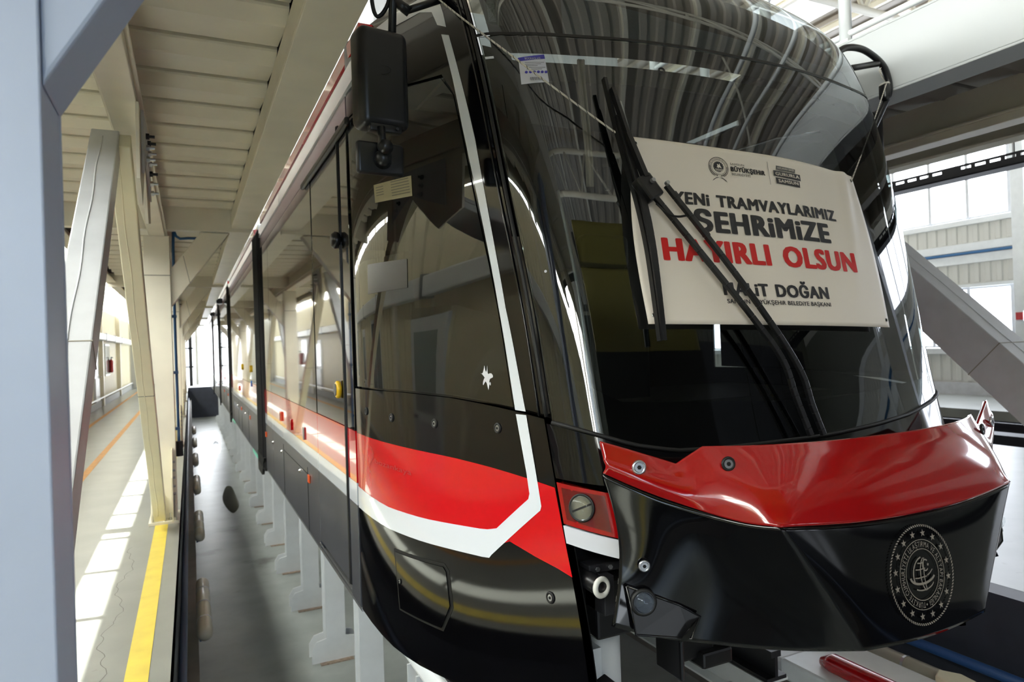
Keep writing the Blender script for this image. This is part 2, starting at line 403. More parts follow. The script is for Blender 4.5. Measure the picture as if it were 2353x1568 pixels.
# hall roof: ribbed sheets, skylight strips, purlins, trusses
cl = struct('ceiling', G().box(WL - .1, WR + .1, Y0, Y1, 8.6, 8.7), roofm)
g = G(); x = WL
while x < WR:
    g.prism([(x, 8.6), (x + .22, 8.6), (x + .19, 8.53), (x + .03, 8.53)], 'y', Y0, Y1); x += .45
g.obj('roof_rib', roofm, cl, kind='stuff')
for k in range(8):
    y = Y0 + 1.6 + 6.6 * k
    for x in (7.6, 10.8, 14):
        if y < (4 if x > 9 else 16): continue
        G().box(x, x + 1.6, y, y + 3.2, 8.50, 8.52).obj('skylight_pane', skyl, cl)
for k in range(8):
    yb = 1.28 - 6.6 * 2 + 6.6 * k
    t = thing('roof_truss', 'cream tubular roof truss spanning the hall, bay %s' % ('behind the camera', 'behind the camera, near', 'over the photographer', 'above the tram nose', 'second beyond the nose', 'third beyond the nose', 'fourth beyond the nose', 'next to the far end')[k], 'truss', (WL, yb, 7.2), 'roof trusses across the hall')
    zt, zb = 8.35, 7.2
    G().tube([(WL + .1, yb, zt), (WR - .4, yb, zt)], .07, 8).obj('top_chord', cream, t, smooth=True)
    G().tube([(WL + .1, yb, zb), (WR - .4, yb, zb)], .07, 8).obj('bottom_chord', cream, t, smooth=True)
    nseg = 14; dx = (WR - WL - .5) / nseg
    for q in range(nseg):
        xa = WL + .1 + q * dx
        G().tube([(xa, yb, zb), (xa + dx / 2, yb, zt)], .04, 6).obj('web_member', cream, t, smooth=True)
        G().tube([(xa + dx / 2, yb, zt), (xa + dx, yb, zb)], .04, 6).obj('web_member', cream, t, smooth=True)
for k, x in enumerate((-1.5, .3, 2.1, 3.9, 5.7, 7.5, 9.3, 11.1, 12.9, 14.7, 16.5)):
    tagit(G().ibeam((x, Y0, 8.42), (x, Y1, 8.42), .1, .14).obj('purlin', cream), 'cream steel purlin under the hall roof sheets', 'beam', 'purlins under the roof')
for x0, y0, x1, y1, z_ in ((6, -8, 12, 0, 7.45), (12, -8, 6, 0, 7.62), (6, 5, 12, 12, 7.45), (12, 5, 6, 12, 7.62)):
    tagit(G().tube([(x0, y0, z_), (x1, y1, z_)], .04, 8).obj('wind_brace', cream, smooth=True), 'thin diagonal tube bracing the hall roof', 'brace', 'roof wind bracing')

# ------------------------------------------------------------------ maintenance platforms
YS = -1.0
def platform(side):
    """side 0: left of the tram, 1: right (mirrored about the track)"""
    mx = (lambda x: x) if side == 0 else (lambda x: 4.24 - x)
    nm = 'left' if side == 0 else 'right'
    def bx(g, x0, x1, *r):
        a, b = mx(x0), mx(x1); return g.box(min(a, b), max(a, b), *r)
    t = thing('service_platform', 'cream steel roof-level service platform %s of the tram' % ('along the walkway left' if side == 0 else 'on the far right side'), 'platform', (mx(-.3), 0, 3.15))
    # edge beam next to the tram: channel with lip
    g = G(); bx(g, .44, .66, YS, 40, 3.04, 3.055); bx(g, .64, .66, YS, 40, 3.055, 3.42); bx(g, .44, .452, YS, 40, 3.055, 3.20); bx(g, .54, .66, YS, 40, 3.42, 3.435)
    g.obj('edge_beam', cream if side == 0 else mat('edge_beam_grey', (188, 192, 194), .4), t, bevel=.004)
    g = G(); bx(g, -.36, -.18, YS, 40, 2.98, 2.995); bx(g, -.28, -.26, YS, 40, 2.995, 3.21)
    bx(g, -.34, -.20, YS, 40, 2.93, 2.98)
    g.obj('main_beam', cream, t, bevel=.004)
    g = G(); bx(g, -1.36, -1.2, YS, 40, 3.08, 3.1); bx(g, -1.36, -1.34, YS, 40, 3.1, 3.42)
    g.obj('outer_beam', cream, t)
    # crossbeams
    for k in range(0, 6):
        yb = 1.28 + 6.6 * k
        g = G(); bx(g, -1.34, .64, yb - .1 + .1, yb + .12, 3.0, 3.25); g.obj('crossbeam', cream, t, bevel=.004)
    # deck planks, one folded sheet every 0.48 m
    y = 3.168 - .481 * 8; first = None
    while y < (39 if side == 0 else 20):
        prof = [(y + .0, 3.246), (y + .006, 3.236), (y + .1, 3.204), (y + .112, 3.199), (y + .13, 3.203), (y + .15, 3.212), (y + .452, 3.25), (y + .457, 3.262), (y + .457, 3.30), (y + .0, 3.30)]
        if first is None:
            a, b = mx(.448), mx(-1.2)
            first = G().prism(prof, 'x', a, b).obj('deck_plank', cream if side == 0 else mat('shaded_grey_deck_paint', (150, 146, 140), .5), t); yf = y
        else:
            c = first.copy(); COL.objects.link(c); c.parent = t; c.location = (0, y - yf, 0)
        y += .481
    g = G(); bx(g, -1.34, .64, YS, 40, 3.302, 3.34); g.obj('deck_top', mat('deck_gap_shade', (60, 56, 50), .8), t)  # dark colour stands for the shade in the plank gaps
    # handrail on the tram side and outer side
    for x in ((.6,) if side == 1 else ()):
        for k in range(0, 8):
            y = 2.84 + k * .62 if side == 1 else 0
            G().tube([(mx(x), y, 3.43), (mx(x), y, 4.5)], .036, 12).obj('handrail_post', wht, t, smooth=True)
            G().box(mx(x) - .06, mx(x) + .06, y - .06, y + .06, 3.434, 3.45).obj('post_foot', wht, t)
        for z in (3.5, 4.0, 4.5):
            G().tube([(mx(x), -1, z), (mx(x), 14, z)], .02 if z < 4.4 else .028, 8).obj('handrail', wht, t, smooth=True)
    return t
platform(0); platform(1)

ORD = ['nearest the camera', 'second back from the camera', 'third back from the camera', 'fourth back from the camera', 'fifth back from the camera', 'sixth back from the camera']
def column(x0, x1, yb, z1, label, m=cream, dp=.24):
    t = thing('steel_column', label, 'column', ((x0 + x1) / 2, yb + .12, 0), 'steel columns under the service platforms')
    g = G().box(x0, x1, yb - .01, yb + .004, .03, z1).box(x0, x1, yb + dp - .014, yb + dp, .03, z1)
    g.box(x0 + .001, x0 + .012, yb + .004, yb + dp - .014, .03, z1).box(x1 - .012, x1 - .001, yb + .004, yb + dp - .014, .03, z1)
    g.obj('shaft', m, t, bevel=.003)
    bp0 = G().box(x0 - .02, x1 + .02, yb - .16, yb + .36, 0, .03).obj('base_plate', m, t, bevel=.003)
    for x in (x0 + .01, (x0 + x1) / 2, x1 - .01):
        G().prism([(yb - .01, .03), (yb - .01, .28), (yb - .05, .28), (yb - .14, .1), (yb - .14, .03)], 'x', x - .006, x + .006).obj('stiffener_plate', m, t)
    for x in (x0 + .06, x1 - .06):
        G().tube([(x, yb - .09, .03), (x, yb - .09, .05)], .022, 6).tube([(x, yb - .09, .05), (x, yb - .09, .1)], .01, 8).obj('anchor_bolt', chrome, bp0)
    G().box(x0, x1, yb - .013, yb - .0101, 2.52, 2.53).obj('weld_seam', mat('weld_line', (150, 146, 134), .6), t)
    return t
whr = ['left foreground column, blurred pale blue-grey, %s', ]
for k in range(0, 6):
    yb = 1.28 + 6.6 * k
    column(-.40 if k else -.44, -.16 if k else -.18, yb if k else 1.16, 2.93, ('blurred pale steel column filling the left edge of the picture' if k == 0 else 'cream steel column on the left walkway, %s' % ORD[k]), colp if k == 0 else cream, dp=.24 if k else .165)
    if k < 3: column(4.42, 4.62 + .02, yb, 2.93, 'steel column under the right-hand platform, %s' % ORD[k], wht)

def brace(a, b, label, m, wd=.14, weld=True, plate=False):
    t = thing('diagonal_brace', label, 'brace', a, 'diagonal braces between the columns')
    G().beam(a, b, wd, wd).obj('box_section', m, t, bevel=.006)
    a, b = Vector(a), Vector(b); d = (b - a).normalized(); up = d.cross(Vector((1, 0, 0)))
    for s in (1, -1):
        path = [a + d * ((b - a).length * i / 40) + up * (s * wd / 2) + Vector((.012 * math.sin(i * .9) * .3 - .01, 0, 0)) for i in range(1, 40)]
        G().tube(path, .0035, 6).obj('weld_bead', m, t, smooth=True)
    # joint line where two lengths meet
    c = a + d * ((b - a).length * .52)
    G().beam(c - d * .003, c + d * .003, wd + .004, wd + .004).obj('joint_weld', mat('weld_line', (150, 146, 134), .6), t)
    return t
gy = 4.0
for k in range(0, 5):
    y0 = 1.28 + .12 + 6.6 * k; y1 = y0 + 6.6; ym = y0 + 2.75
    nmz = ('nearest the camera', 'in the second bay', 'in the third bay', 'in the fourth bay', 'in the fifth bay')[k]
    brace((-.375, y0 + 2.85, 2.87), (-.375, y0 + .17, .64), 'grey box-section brace leaning toward the camera, %s' % nmz, greyp, .13)
    brace((-.31, y0 + 2.78, 2.86), (-.31, y1 - .42, .12), 'cream box-section brace leaning away from the camera, %s' % nmz, creamb, .11)
    t = thing('gusset_plate', 'bolted gusset plate under the main beam between the two braces, %s' % nmz, 'plate', (-.28, ym, 2.93), 'gusset plates under the main beam')
    gp0 = G().prism([(ym - .42, 2.93), (ym + .42, 2.93), (ym + .5, 2.5), (ym + .22, 2.45), (ym, 2.72), (ym - .3, 2.45), (ym - .46, 2.55)], 'x', -.205, -.19).obj('plate', cream, t)
    G().prism([(ym - .3, 2.93), (ym + .3, 2.93), (ym + .35, 2.6), (ym, 2.75), (ym - .35, 2.6)], 'x', -.188, -.176).obj('cover_plate', greyp, t)
    for q in range(9):
        yy, zz = (ym + .05 + .045 * q, 2.86 - .045 * q) if q < 6 else (ym - .12, 2.85 - .06 * (q - 6))
        G().tube([(-.176, yy, zz), (-.16, yy, zz)], .016, 6).tube([(-.16, yy, zz), (-.135, yy, zz)], .008, 8).obj('bolt', darkst if q % 3 == 0 else silver, gp0)
    # foot gusset at the far column
    t2 = thing('foot_gusset', 'bolted foot plate where the brace meets the column base, %s' % nmz, 'plate', (-.28, y1 - .2, .1), 'brace foot plates')
    G().prism([(y1 - .5, .06), (y1 - .08, .06), (y1 - .135, .75), (y1 - .3, .75), (y1 - .5, .5)], 'x', -.2, -.188).obj('plate', creamb, t2)
    for q in range(5): G().tube([(-.188, y1 - .26 - .03 * (q % 2), .3 + .08 * q), (-.165, y1 - .26 - .03 * (q % 2), .3 + .08 * q)], .013, 6).obj('bolt', silver, t2)
# knee brackets from each column up to the edge beam
for k in range(0, 6):
    yb = 1.28 + 6.6 * k + .12
    a = (-.157 if k else -.177, yb, 2.2); dz_ = -.08 if k == 0 else 0
    yb2 = 1.16 if k == 0 else yb - .08; de = .155 if k == 0 else .16
    t = thing('knee_bracket', ('blurred grey knee bracket rising from the foreground column at top left' if k == 0 else 'cream knee bracket between column and platform edge, %s' % ORD[k]), 'bracket', a, 'knee brackets')
    kx = a[0] + (.003 if k else -.0035)
    if k == 0: out = [(kx, 2.09), (.345, 2.985), (.15, 2.985), (kx, 2.30)]
    else: out = [(kx, 2.21), (.42, 2.992), (.14, 2.992), (kx, 2.6)]
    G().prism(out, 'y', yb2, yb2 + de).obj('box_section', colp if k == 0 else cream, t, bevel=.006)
    if k == 0: G().prism([(kx, 2.34), (.12, 2.975), (kx, 2.975)], 'y', 1.235, 1.25).obj('web_plate', greyp, t)
    else: G().prism([(.02, 2.452), (.026, 2.458), (-.03, 2.74), (-.036, 2.735)], 'y', yb2 - .0012, yb2 + .01).obj('joint_weld', MATS['weld_line'], t)
    if k < 3:
        a2, b2 = (4.30, yb, 2.32), (3.82, yb, 2.86)
        t = thing('knee_bracket', 'knee bracket of the right-hand platform, %s' % ORD[k], 'bracket', a2, 'knee brackets')
        G().beam(a2, b2, .2, .2, (0, 1, 0)).obj('box_section', wht, t, bevel=.006)
# right-hand V brace seen through to the window wall
brace((5.0, 4.35, 2.98), (5.0, 1.4, .12), 'thick pale grey diagonal brace in front of the right windows', greyp, .30)
# cable tray hung outside the right platform
t = thing('cable_tray', 'black perforated cable tray hung beyond the right platform', 'cable tray', (5.95, 2, 3.03))
g = G()
g.box(5.94, 5.95, -2, 20, 3.072, 3.09).box(5.94, 5.95, -2, 20, 3.0, 3.05); y = -2; k = 0
while y < 20:
    wd_ = .16 if k % 9 == 8 else .03
    g.box(5.94, 5.95, y, y + wd_, 3.05, 3.072); y += .085 + wd_; k += 1
g.obj('slotted_side', darkst, t)
G().box(5.95, 6.12, -2, 20, 2.99, 3.0).obj('bottom', darkst, t)
for k in range(10): G().tube([(6.0, -1 + 2.1 * k, 3.0), (6.0, -1 + 2.1 * k, 3.34)], .012, 6).obj('hanger_rod', silver, t)
G().tube([(6.02, -2, 3.03), (6.02, 20, 3.03)], .02, 6).tube([(6.07, -2, 3.03), (6.07, 20, 3.03)], .016, 6).obj('cable', blackr, t)

# blue pipe dropping along the second column
t = thing('blue_drop_pipe', 'thin blue air pipe clipped down the second walkway column', 'pipe', (-.13, 8.15, .5))
G().tube(smooth_path([(.3, 8.15, 2.96), (-.06, 8.15, 2.95), (-.13, 8.15, 2.85), (-.13, 8.15, .75)], 4), .014, 8).obj('pipe', blue, t, smooth=True)
for z in (.9, 1.5, 2.1): G().box(-.17, -.115, 8.119, 8.165, z, z + .03).obj('clip', blue, t)
G().tube([(-.13, 8.15, .62), (-.13, 8.15, .78)], .04, 10).obj('valve', blackm, t)

# pit lamps on the left ledge
def pit_lamp(x, y, L, lab, z=-.39, sc=1.):
    t = thing('pit_lamp', lab, 'lamp', (x, y, z), 'sealed tube lamps along the pit wall')
    n = 12; prof = [(x + .055 * math.cos(a) * sc, z + .05 * math.sin(a) * sc) for a in [2 * PI * i / n for i in range(n)]]
    G().tube([(x, y, z), (x, y + .03, z), (x, y + L - .03, z), (x, y + L, z)], [.03, .055, .055, .03], 12).obj('diffuser', tubem, t, smooth=True)
    for q in (.22, .5, .78): G().tube([(x, y + L * q - .008, z), (x, y + L * q + .008, z)], .058, 12).obj('strap', silver, t)
    G().tube([(x, y + .02, z - .02), (x - .03, y + .1, z - .07), (x + .02, y + .18, z - .06)], .008, 6).obj('lead', blue, t)
    return t
for k, y in enumerate((2.75, 5.6, 8.6, 11.5, 14.4, 17.3, 20.2)):
    pit_lamp(.045, y, 1.3, 'tube lamp on the left pit wall, %s' % ('closest, below the frame', 'largest in view', 'second in view', 'third in view', 'fourth in view', 'fifth in view', 'sixth in view')[k])
pit_lamp(4.16, 1.95, 1.3, 'long tube lamp beneath the right end of the bumper', z=-.47)
pit_lamp(4.2, 5.3, 1.3, 'tube lamp further along the right pit wall', z=-.42)
tagit(G().tube([(-.105, Y0 + 1, -.5), (-.105, 38, -.5)], .028, 8).obj('pit_pipe', mat('grey_blue_pipe', (84, 98, 122), .4), smooth=True), 'grey blue pipe clipped along the left pit wall', 'pipe')
tagit(G().tube([(4.5, Y0 + 1, -.46), (4.5, 38, -.46)], .035, 8).obj('pit_pipe', mat('deep_blue_pipe', (38, 76, 130), .35), smooth=True), 'deep blue pipe clipped along the dark right pit wall', 'pipe')

# rails and their support posts
def rail(x, lab, zt=0., y0=2.0, y1=38.5, z0=-.16):
    t = thing('rail', lab, 'rail', (x, 0, z0))
    G().box(x - .07, x + .07, y0, y1, z0, z0 + .02).box(x - .01, x + .01, y0, y1, z0 + .02, zt - .035).box(x - .035, x + .035, y0, y1, zt - .035, zt).obj('rail_profile', darkst, t)
    G().ibeam((x, y0, z0 - .09), (x, y1, z0 - .09), .16, .18).obj('carrier_beam', wht, t)
rail(1.31, 'near running rail under the tram', y0=2.45); rail(2.81, 'far running rail under the tram', y0=2.75)
def post(x, y, lab, grp='rail support posts in the pit'):
    t = thing('rail_post', lab, 'post', (x, y, -1.57), grp)
    hw = .1
    G().box(x - hw, x + hw, y - .1, y - .088, -1.56, -.34).obj('flange', wht, t)
    G().box(x - hw, x + hw, y + .088, y + .1, -1.56, -.34).obj('flange', wht, t)
    G().box(x - .006, x + .006, y - .088, y + .088, -1.56, -.34).obj('web', wht, t)
    bp1 = G().box(x - .17, x + .17, y - .16, y + .16, -1.57, -1.56).obj('base_plate', rustm, t)
    oc = [(0, 0), (.15, 0), (.15, .14), (.1, .22), (.0, .24)]
    for sx in (-1, 1):
        for yy in (y - .1, y + .088):
            G().prism([(x + sx * (hw + p[0]), -1.56 + p[1]) for p in oc], 'y', yy, yy + .012).obj('gusset', wht, t)
    for sx in (-1, 1): G().tube([(x + sx * .15, y, -1.55), (x + sx * .15, y, -1.5)], .02, 6).obj('anchor_nut', silver, bp1)
    return t
pn = ['first in front of the tram nose', 'second, under the cab', 'third, under the cab door', 'with the largest base in view', 'whose base is second largest in view', 'third base back from the nearest', 'fourth base back from the nearest', 'fifth base back from the nearest', 'sixth base back from the nearest', 'seventh base back from the nearest']
ys = [7.45 + 1.62 * k for k in range(-3, 19)]
first = post(1.31, ys[0], 'white near-rail post, ' + pn[0])
for i, y in enumerate(ys[1:], 1):
    copy_tree(first, (0, y - ys[0], 0), 'white near-rail post, ' + pn[i] if i < len(pn) else 'small distant white near-rail post far back along the pit')
second = copy_tree(first, (1.5, .35, 0), 'grey-topped post with plate under the bumper centre', 'far-rail support posts in the pit')
G().box(2.66, 2.96, 2.78, 3.1, -.34, -.31).obj('head_plate', greyp, second)
for i, y in enumerate(ys[2:14]):
    copy_tree(first, (1.5, y - ys[0], 0), 'white far-rail post behind the near row, %s' % ('just behind the plated post' if i == 0 else 'second behind the plated post' if i == 1 else 'deep under the tram'), 'far-rail support posts in the pit')
t = thing('jack_post', 'white post standing in the gap between cab side and bumper', 'post', (1.36, 2.16, -1.57))
G().tube([(1.36, 2.16, -1.57), (1.36, 2.16, .62)], .055, 24).obj('shaft', wht, t, smooth=True)
G().box(1.27, 1.305, 2.1, 2.22, -1.57, .6).obj('web', wht, t)
G().box(1.2, 1.5, 2.0, 2.32, -1.57, -1.55).obj('base_plate', wht, t)
# right-hand white beam with the red tube below the bumper
t = thing('white_guard_beam', 'white guard beam with a red tube below the right of the bumper', 'beam', (3.55, 3, -.35))
G().box(3.40, 3.98, .6, 3.3, -.52, -.39).obj('beam', wht, t, bevel=.02)
G().tube([(3.56, .6, -.35), (3.56, 3.02, -.35), (3.56, 3.10, -.37)], [.06, .06, .03], 16).obj('red_tube', redtube, t, smooth=True)
G().box(3.42, 3.7, 3.31, 3.42, -.50, -.41).obj('end_block', greyp, t, bevel=.02)
G().prism([(3.9, 2.44), (4.06, 2.44), (4.08, 2.56), (4.02, 2.66), (3.93, 2.62)], 'z', -.385, -.34).obj('hook_plate', creamb, t, bevel=.01)

# second track
for k, x in enumerate((11.6, 13.1)):
    t = thing('rail', ('nearer' if k == 0 else 'farther') + ' rail of the neighbouring track at right', 'rail', (x, 0, -.2))
    G().box(x - .035, x + .035, Y0 + 1, 40, -.05, 0).box(x - .01, x + .01, Y0 + 1, 40, -.16, -.05).box(x - .3, x + .3, Y0 + 1, 40, -.4, -.2).obj('rail_profile', darkst, t)

# ------------------------------------------------------------------ tram cab skin
XC = 2.06
ZT = [.0, .3, .6, .8, 1.0, 1.26, 1.5, 1.7, 1.9, 2.1, 2.3, 2.5, 2.7, 2.9, 3.05, 3.2, 3.35, 3.5, 3.6]
UT = [.90, .93, .95, .96, .969, .975, .981, .986, .998, 1.015, 1.03, 1.04, 1.05, 1.06, 1.062, 1.06, 1.045, 1.0, .93]
YT = [1.845, 1.845, 1.855, 1.88, 1.935, 2.002, 2.066, 2.10, 2.14, 2.185, 2.23, 2.278, 2.328, 2.40, 2.465, 2.55, 2.69, 2.9, 3.1]
ZG = np.arange(-.6, 4.4, .01)
def _sm(T):
    v = np.interp(ZG, ZT, T); k = np.exp(-(np.arange(-30, 31) * .01 / .11) ** 2 / 2); k /= k.sum()
    return np.convolve(np.pad(v, 30, 'edge'), k, 'valid')
UG, YG = _sm(UT), _sm(YT)
BOW = .3
def S0(s, z, off=0.):
    mir = s > 2
    if mir: s = 4 - s
    i = (z + .6) / .01; j = int(i); fr = i - j; j = max(0, min(len(UG) - 2, j))
    U = UG[j] * (1 - fr) + UG[j + 1] * fr; Y = YG[j] * (1 - fr) + YG[j + 1] * fr
    if s <= 1:
        t = max(s, 0); a = 1 - t; px = (1.26, 1.26, U + .1, U); py = (3.7, Y + .95, Y + .6, Y)
        wv = (a ** 3, 3 * a * a * t, 3 * a * t * t, t ** 3); dv = (3 * a * a, 6 * a * t, 3 * t * t)
        u = sum(wv[i] * px[i] for i in range(4)); y = sum(wv[i] * py[i] for i in range(4))
        du = sum(dv[i] * (px[i + 1] - px[i]) for i in range(3)); dy = sum(dv[i] * (py[i + 1] - py[i]) for i in range(3))
        if s < 0: y += -s * 2.0
    else:
        v = 2 - s; u = U * v; y = Y - .16 * (1 - v * v) - .12 * (1 - v ** 20); du = -U; dy = -.32 * v - 2.4 * v ** 19
    n = math.hypot(du, dy); nu, ny = -dy / n, du / n
    if s > 1.999: nu, ny = 0, -1
    u += nu * off; y += ny * off
    if mir: u = -u
    return Vector((XC - u, y, z))
def SN(s, z):
    e = .004
    s0, s1 = s - e, s + e
    if s <= 1 < s1: s1 = 1; s0 = 1 - 2 * e
    if s > 1 >= s0: s0 = 1 + 1e-6; s1 = s0 + 2 * e
    if s <= 3 < s1: s1 = 3; s0 = 3 - 2 * e
    if s > 3 >= s0: s0 = 3 + 1e-6; s1 = s0 + 2 * e
    a = S0(s1, z) - S0(s0, z); b = S0(s, z + .01) - S0(s, z - .01)
    n = a.cross(b); 
    if n.length == 0: return Vector((0, -1, 0))
    n.normalize(); return n
def S(s, z, off=0.): 
    return S0(s, z) + SN(s, z) * off

def resample(poly, step):
    out = []
    for i in range(len(poly)):
        a, b = poly[i], poly[(i + 1) % len(poly)]; d = math.hypot((b[0] - a[0]) * 1.2, b[1] - a[1]); n = max(1, int(d / step))
        out += [(a[0] + (b[0] - a[0]) * k / n, a[1] + (b[1] - a[1]) * k / n) for k in range(n)]
    return out
def inside(p, poly):
    c = False; x, y = p; j = len(poly) - 1
    for i in range(len(poly)):
        if (poly[i][1] > y) != (poly[j][1] > y) and x < (poly[j][0] - poly[i][0]) * (y - poly[i][1]) / (poly[j][1] - poly[i][1]) + poly[i][0]: c = not c
        j = i
    return c
def patch(name, poly, m, parent, off=0., rim=0., step=.045, fn=S, fnn=SN, label=None):
    """a panel of the skin bounded by poly in (s, z); rim folds its edge inward"""
    b = resample(poly, step)
    xs = [p[0] for p in b]; zs = [p[1] for p in b]
    sx = step / 1.2; pts = []
    x = math.floor(min(xs) / sx) * sx
    bb = np.array(b)
    while x < max(xs):
        z = math.floor(min(zs) / step) * step
        while z < max(zs):
            if inside((x, z), b) and np.min(np.hypot((bb[:, 0] - x) * 1.2, bb[:, 1] - z)) > step * .4: pts.append((x, z))
            z += step
        x += sx
    allp = [Vector((p[0] * 1.2, p[1])) for p in b + pts]
    v, e, f, *_ = delaunay_2d_cdt(allp, [], [list(range(len(b)))], 1, 1e-6)
    V = [fn(p[0] / 1.2, p[1], off) for p in v]; N = [fnn(p[0] / 1.2, p[1]) for p in v]; F = [tuple(q) for q in f]
    q = F[0]; nn = (V[q[1]] - V[q[0]]).cross(V[q[2]] - V[q[0]])
    if nn.dot(N[q[0]]) < 0: F = [t[::-1] for t in F]
    if rim:
        n0 = len(V); nb = len(b)
        R = [fn(p[0], p[1], off) for p in b]; R2 = [fn(p[0], p[1], off - rim) for p in b]
        cen = sum(R, Vector()) / nb
        V += R + R2; NN = [(r - cen).normalized() for r in R]
        N += NN + NN
        F += [(n0 + i, n0 + (i + 1) % nb, n0 + nb + (i + 1) % nb, n0 + nb + i) for i in range(nb)]
    return mk(name, V, F, m, parent, smooth=True, normals=[tuple(n) for n in N], label=label)
def mir(poly): return [(4 - s, z) for s, z in poly][::-1]
def strip(name, path, wd, m, parent, off, **kw):
    """ribbon along a path in (s, z), wd metres wide"""
    L, Rr = [], []
    for i, p in enumerate(path):
        a = path[max(i - 1, 0)]; b = path[min(i + 1, len(path) - 1)]
        d = Vector(((b[0] - a[0]) * 1.2, b[1] - a[1])).normalized()
        L.append((p[0] - d.y * wd / 2 / 1.2, p[1] + d.x * wd / 2)); Rr.append((p[0] + d.y * wd / 2 / 1.2, p[1] - d.x * wd / 2))
    return patch(name, L + Rr[::-1], m, parent, off, **kw)

tram = thing('tram', 'red, white and black low-floor tram with a banner across its windscreen', 'tram', (XC, 3.5, 0))
def linez(tab, s0, s1, n=14):
    ss = [s0 + (s1 - s0) * i / n for i in range(n + 1)]; return [(s, float(np.interp(s, [a for a, _ in tab], [b for _, b in tab]))) for s in ss]
GB = [(0, 1.4956), (0.3818, 1.5037), (0.6501, 1.4947), (0.8005, 1.4787), (0.9015, 1.4653), (1, 1.448)]        # foot of the side glass
WB = [(1, 1.436), (1.094, 1.401), (1.22, 1.357), (1.36, 1.331), (1.51, 1.328), (2, 1.335), (2.3, 1.35), (2.55, 1.368), (2.78, 1.40), (2.9, 1.425), (3, 1.44)]
SK = [(0, .304), (.2, .29), (.33, .30), (.47, .325), (.7, .36), (1, .42)]                          # skirt bottom edge
TOPS = [(1, 2.872), (1.06, 2.848), (1.112, 2.838), (1.3, 2.837), (1.5, 2.842), (1.8, 2.842), (2, 2.838)]
TOPS += [(4 - s, z) for s, z in TOPS[:-1]][::-1]
for sd in (0, 1):
    W = (lambda p: p) if sd == 0 else mir
    tg = '' if sd == 0 else None
    lo = linez(SK, 0.006, .998); up = linez(GB, .998, 0.006)
    panel = patch('side_panel', W(lo + [(s, z - .006) for s, z in up]), blackg, tram, 0, .03)
    patch('side_panel_backing', W([(s, z) for s, z in lo] + up), inner, tram, -.035)
    # livery bands on the cab side
    RT = [(0, 1.252), (0.2609, 1.2521), (0.6139, 1.2498), (0.7648, 1.2418), (0.9064, 1.229), (1, 1.2175)]
    WT = [(0, .966), (0.1062, 0.9572), (0.2306, 0.95), (0.4453, 0.9659), (0.5873, 0.9838), (0.7315, 1.0031)]
    WBt = [(0, .852), (0.1049, 0.8492), (0.2246, 0.8478), (0.4295, 0.8647), (0.5729, 0.8809), (0.7066, 0.8966)]
    patch('red_band', W(linez(WBt, .008, .69, 12) + [(0.789, 0.9744), (0.8111, 0.9865), (0.8943, 0.964), (0.9602, 0.9523), (1, 0.9418)] + linez(RT, .9955, .008, 14)), red, tram, .0012, label='glossy red band')
    patch('white_stripe', W(linez(WBt, .008, .6937, 12) + [(0.7219, 0.9009), (0.7323, 0.9147), (0.9381, 1.1286), (0.9438, 1.1438), (0.9446, 1.2426), (0.9438, 1.449), (0.9085, 1.4491), (0.9089, 1.4267), (0.9123, 1.2453), (0.911, 1.1763), (0.9041, 1.1569), (0.7693, 1.0195), (0.7315, 1.0051)] + linez(WT, .70, .008, 12)), whp, tram, .0026, label='broad white livery stripe turning up at the cab corner')
    patch('white_stripe', W([(0.943, 1.4612), (0.9289, 1.8368), (0.9347, 2.2565), (0.9359, 2.4811), (0.9255, 2.7477), (0.9198, 2.9478), (0.8903, 2.9755), (0.8946, 2.7678), (0.8947, 2.5631), (0.9039, 2.2665), (0.9055, 2.0287), (0.9038, 1.8396), (0.9077, 1.4633)]), whp, tram, .0016, label='narrow white stripe up the window pillar')
    patch('white_stripe', W([(0.9172, 2.9906), (0.9194, 3.0601), (0.9171, 3.1396), (0.8496, 3.229), (0.6996, 3.2775), (0.5004, 3.2853), (0.5002, 3.2054), (0.6794, 3.1976), (0.819, 3.159), (0.8737, 3.1096), (0.8831, 3.0301)]), whp, tram, .0016)
    # side window, pillar, header
    gp = [(s, z + .006) for s, z in linez(GB, .03, .9, 14)] + [(.895, 2.0), (.885, 2.5), (.88, 2.70), (.84, 2.8), (.6, 2.88), (.3, 2.92), (.03, 2.93)]
    sw = patch('side_window', W(gp), sideglass, tram, -.001, .006)
    patch('window_frit', W([(.03, 1.502), (.9, 1.475), (.90, 1.8), (.72, 1.866), (.5, 1.872), (.515, 2.13), (.14, 2.15), (.05, 2.13), (.05, 1.975), (.03, 1.975)]) if sd == 0 else W([(.03, 1.502), (.9, 1.475), (.90, 1.8), (.72, 1.866), (.03, 1.87)]), mat('black_frit', (14, 14, 15), .1), tram, -.012)
    pl = [(.902, 1.476), (.997, 1.458), (.997, 3.3), (.9, 3.35), (.006, 3.35), (.006, 2.94), (.3, 2.93), (.6, 2.89), (.85, 2.81), (.887, 2.70), (.892, 2.5), (.902, 2.0)]
    patch('window_pillar', W(pl), blackg, tram, 0, .03)
    patch('rear_trim', W([(-.0, .31), (.004, .31), (.004, 3.3), (-.0, 3.3)]), blackr, tram, -.02)
    # flap with lock on the lower side
    fp = [(0.2596, 0.7627), (0.4083, 0.7835), (0.5203, 0.8018), (0.5318, 0.7857), (0.534, 0.6461), (0.4835, 0.5311), (0.2708, 0.5008)]
    strip('flap_seam', W(fp + [fp[0], fp[1]]), .016, mat('seam_black', (2, 2, 2), .7), tram, .0009, step=.02)
    cx_, cz_ = .4, .66
    fl_ = patch('service_flap', W([(cx_ + (a - cx_) * .955, cz_ + (b - cz_) * .955) for a, b in fp]), blackg, tram, .006, .006, step=.03)
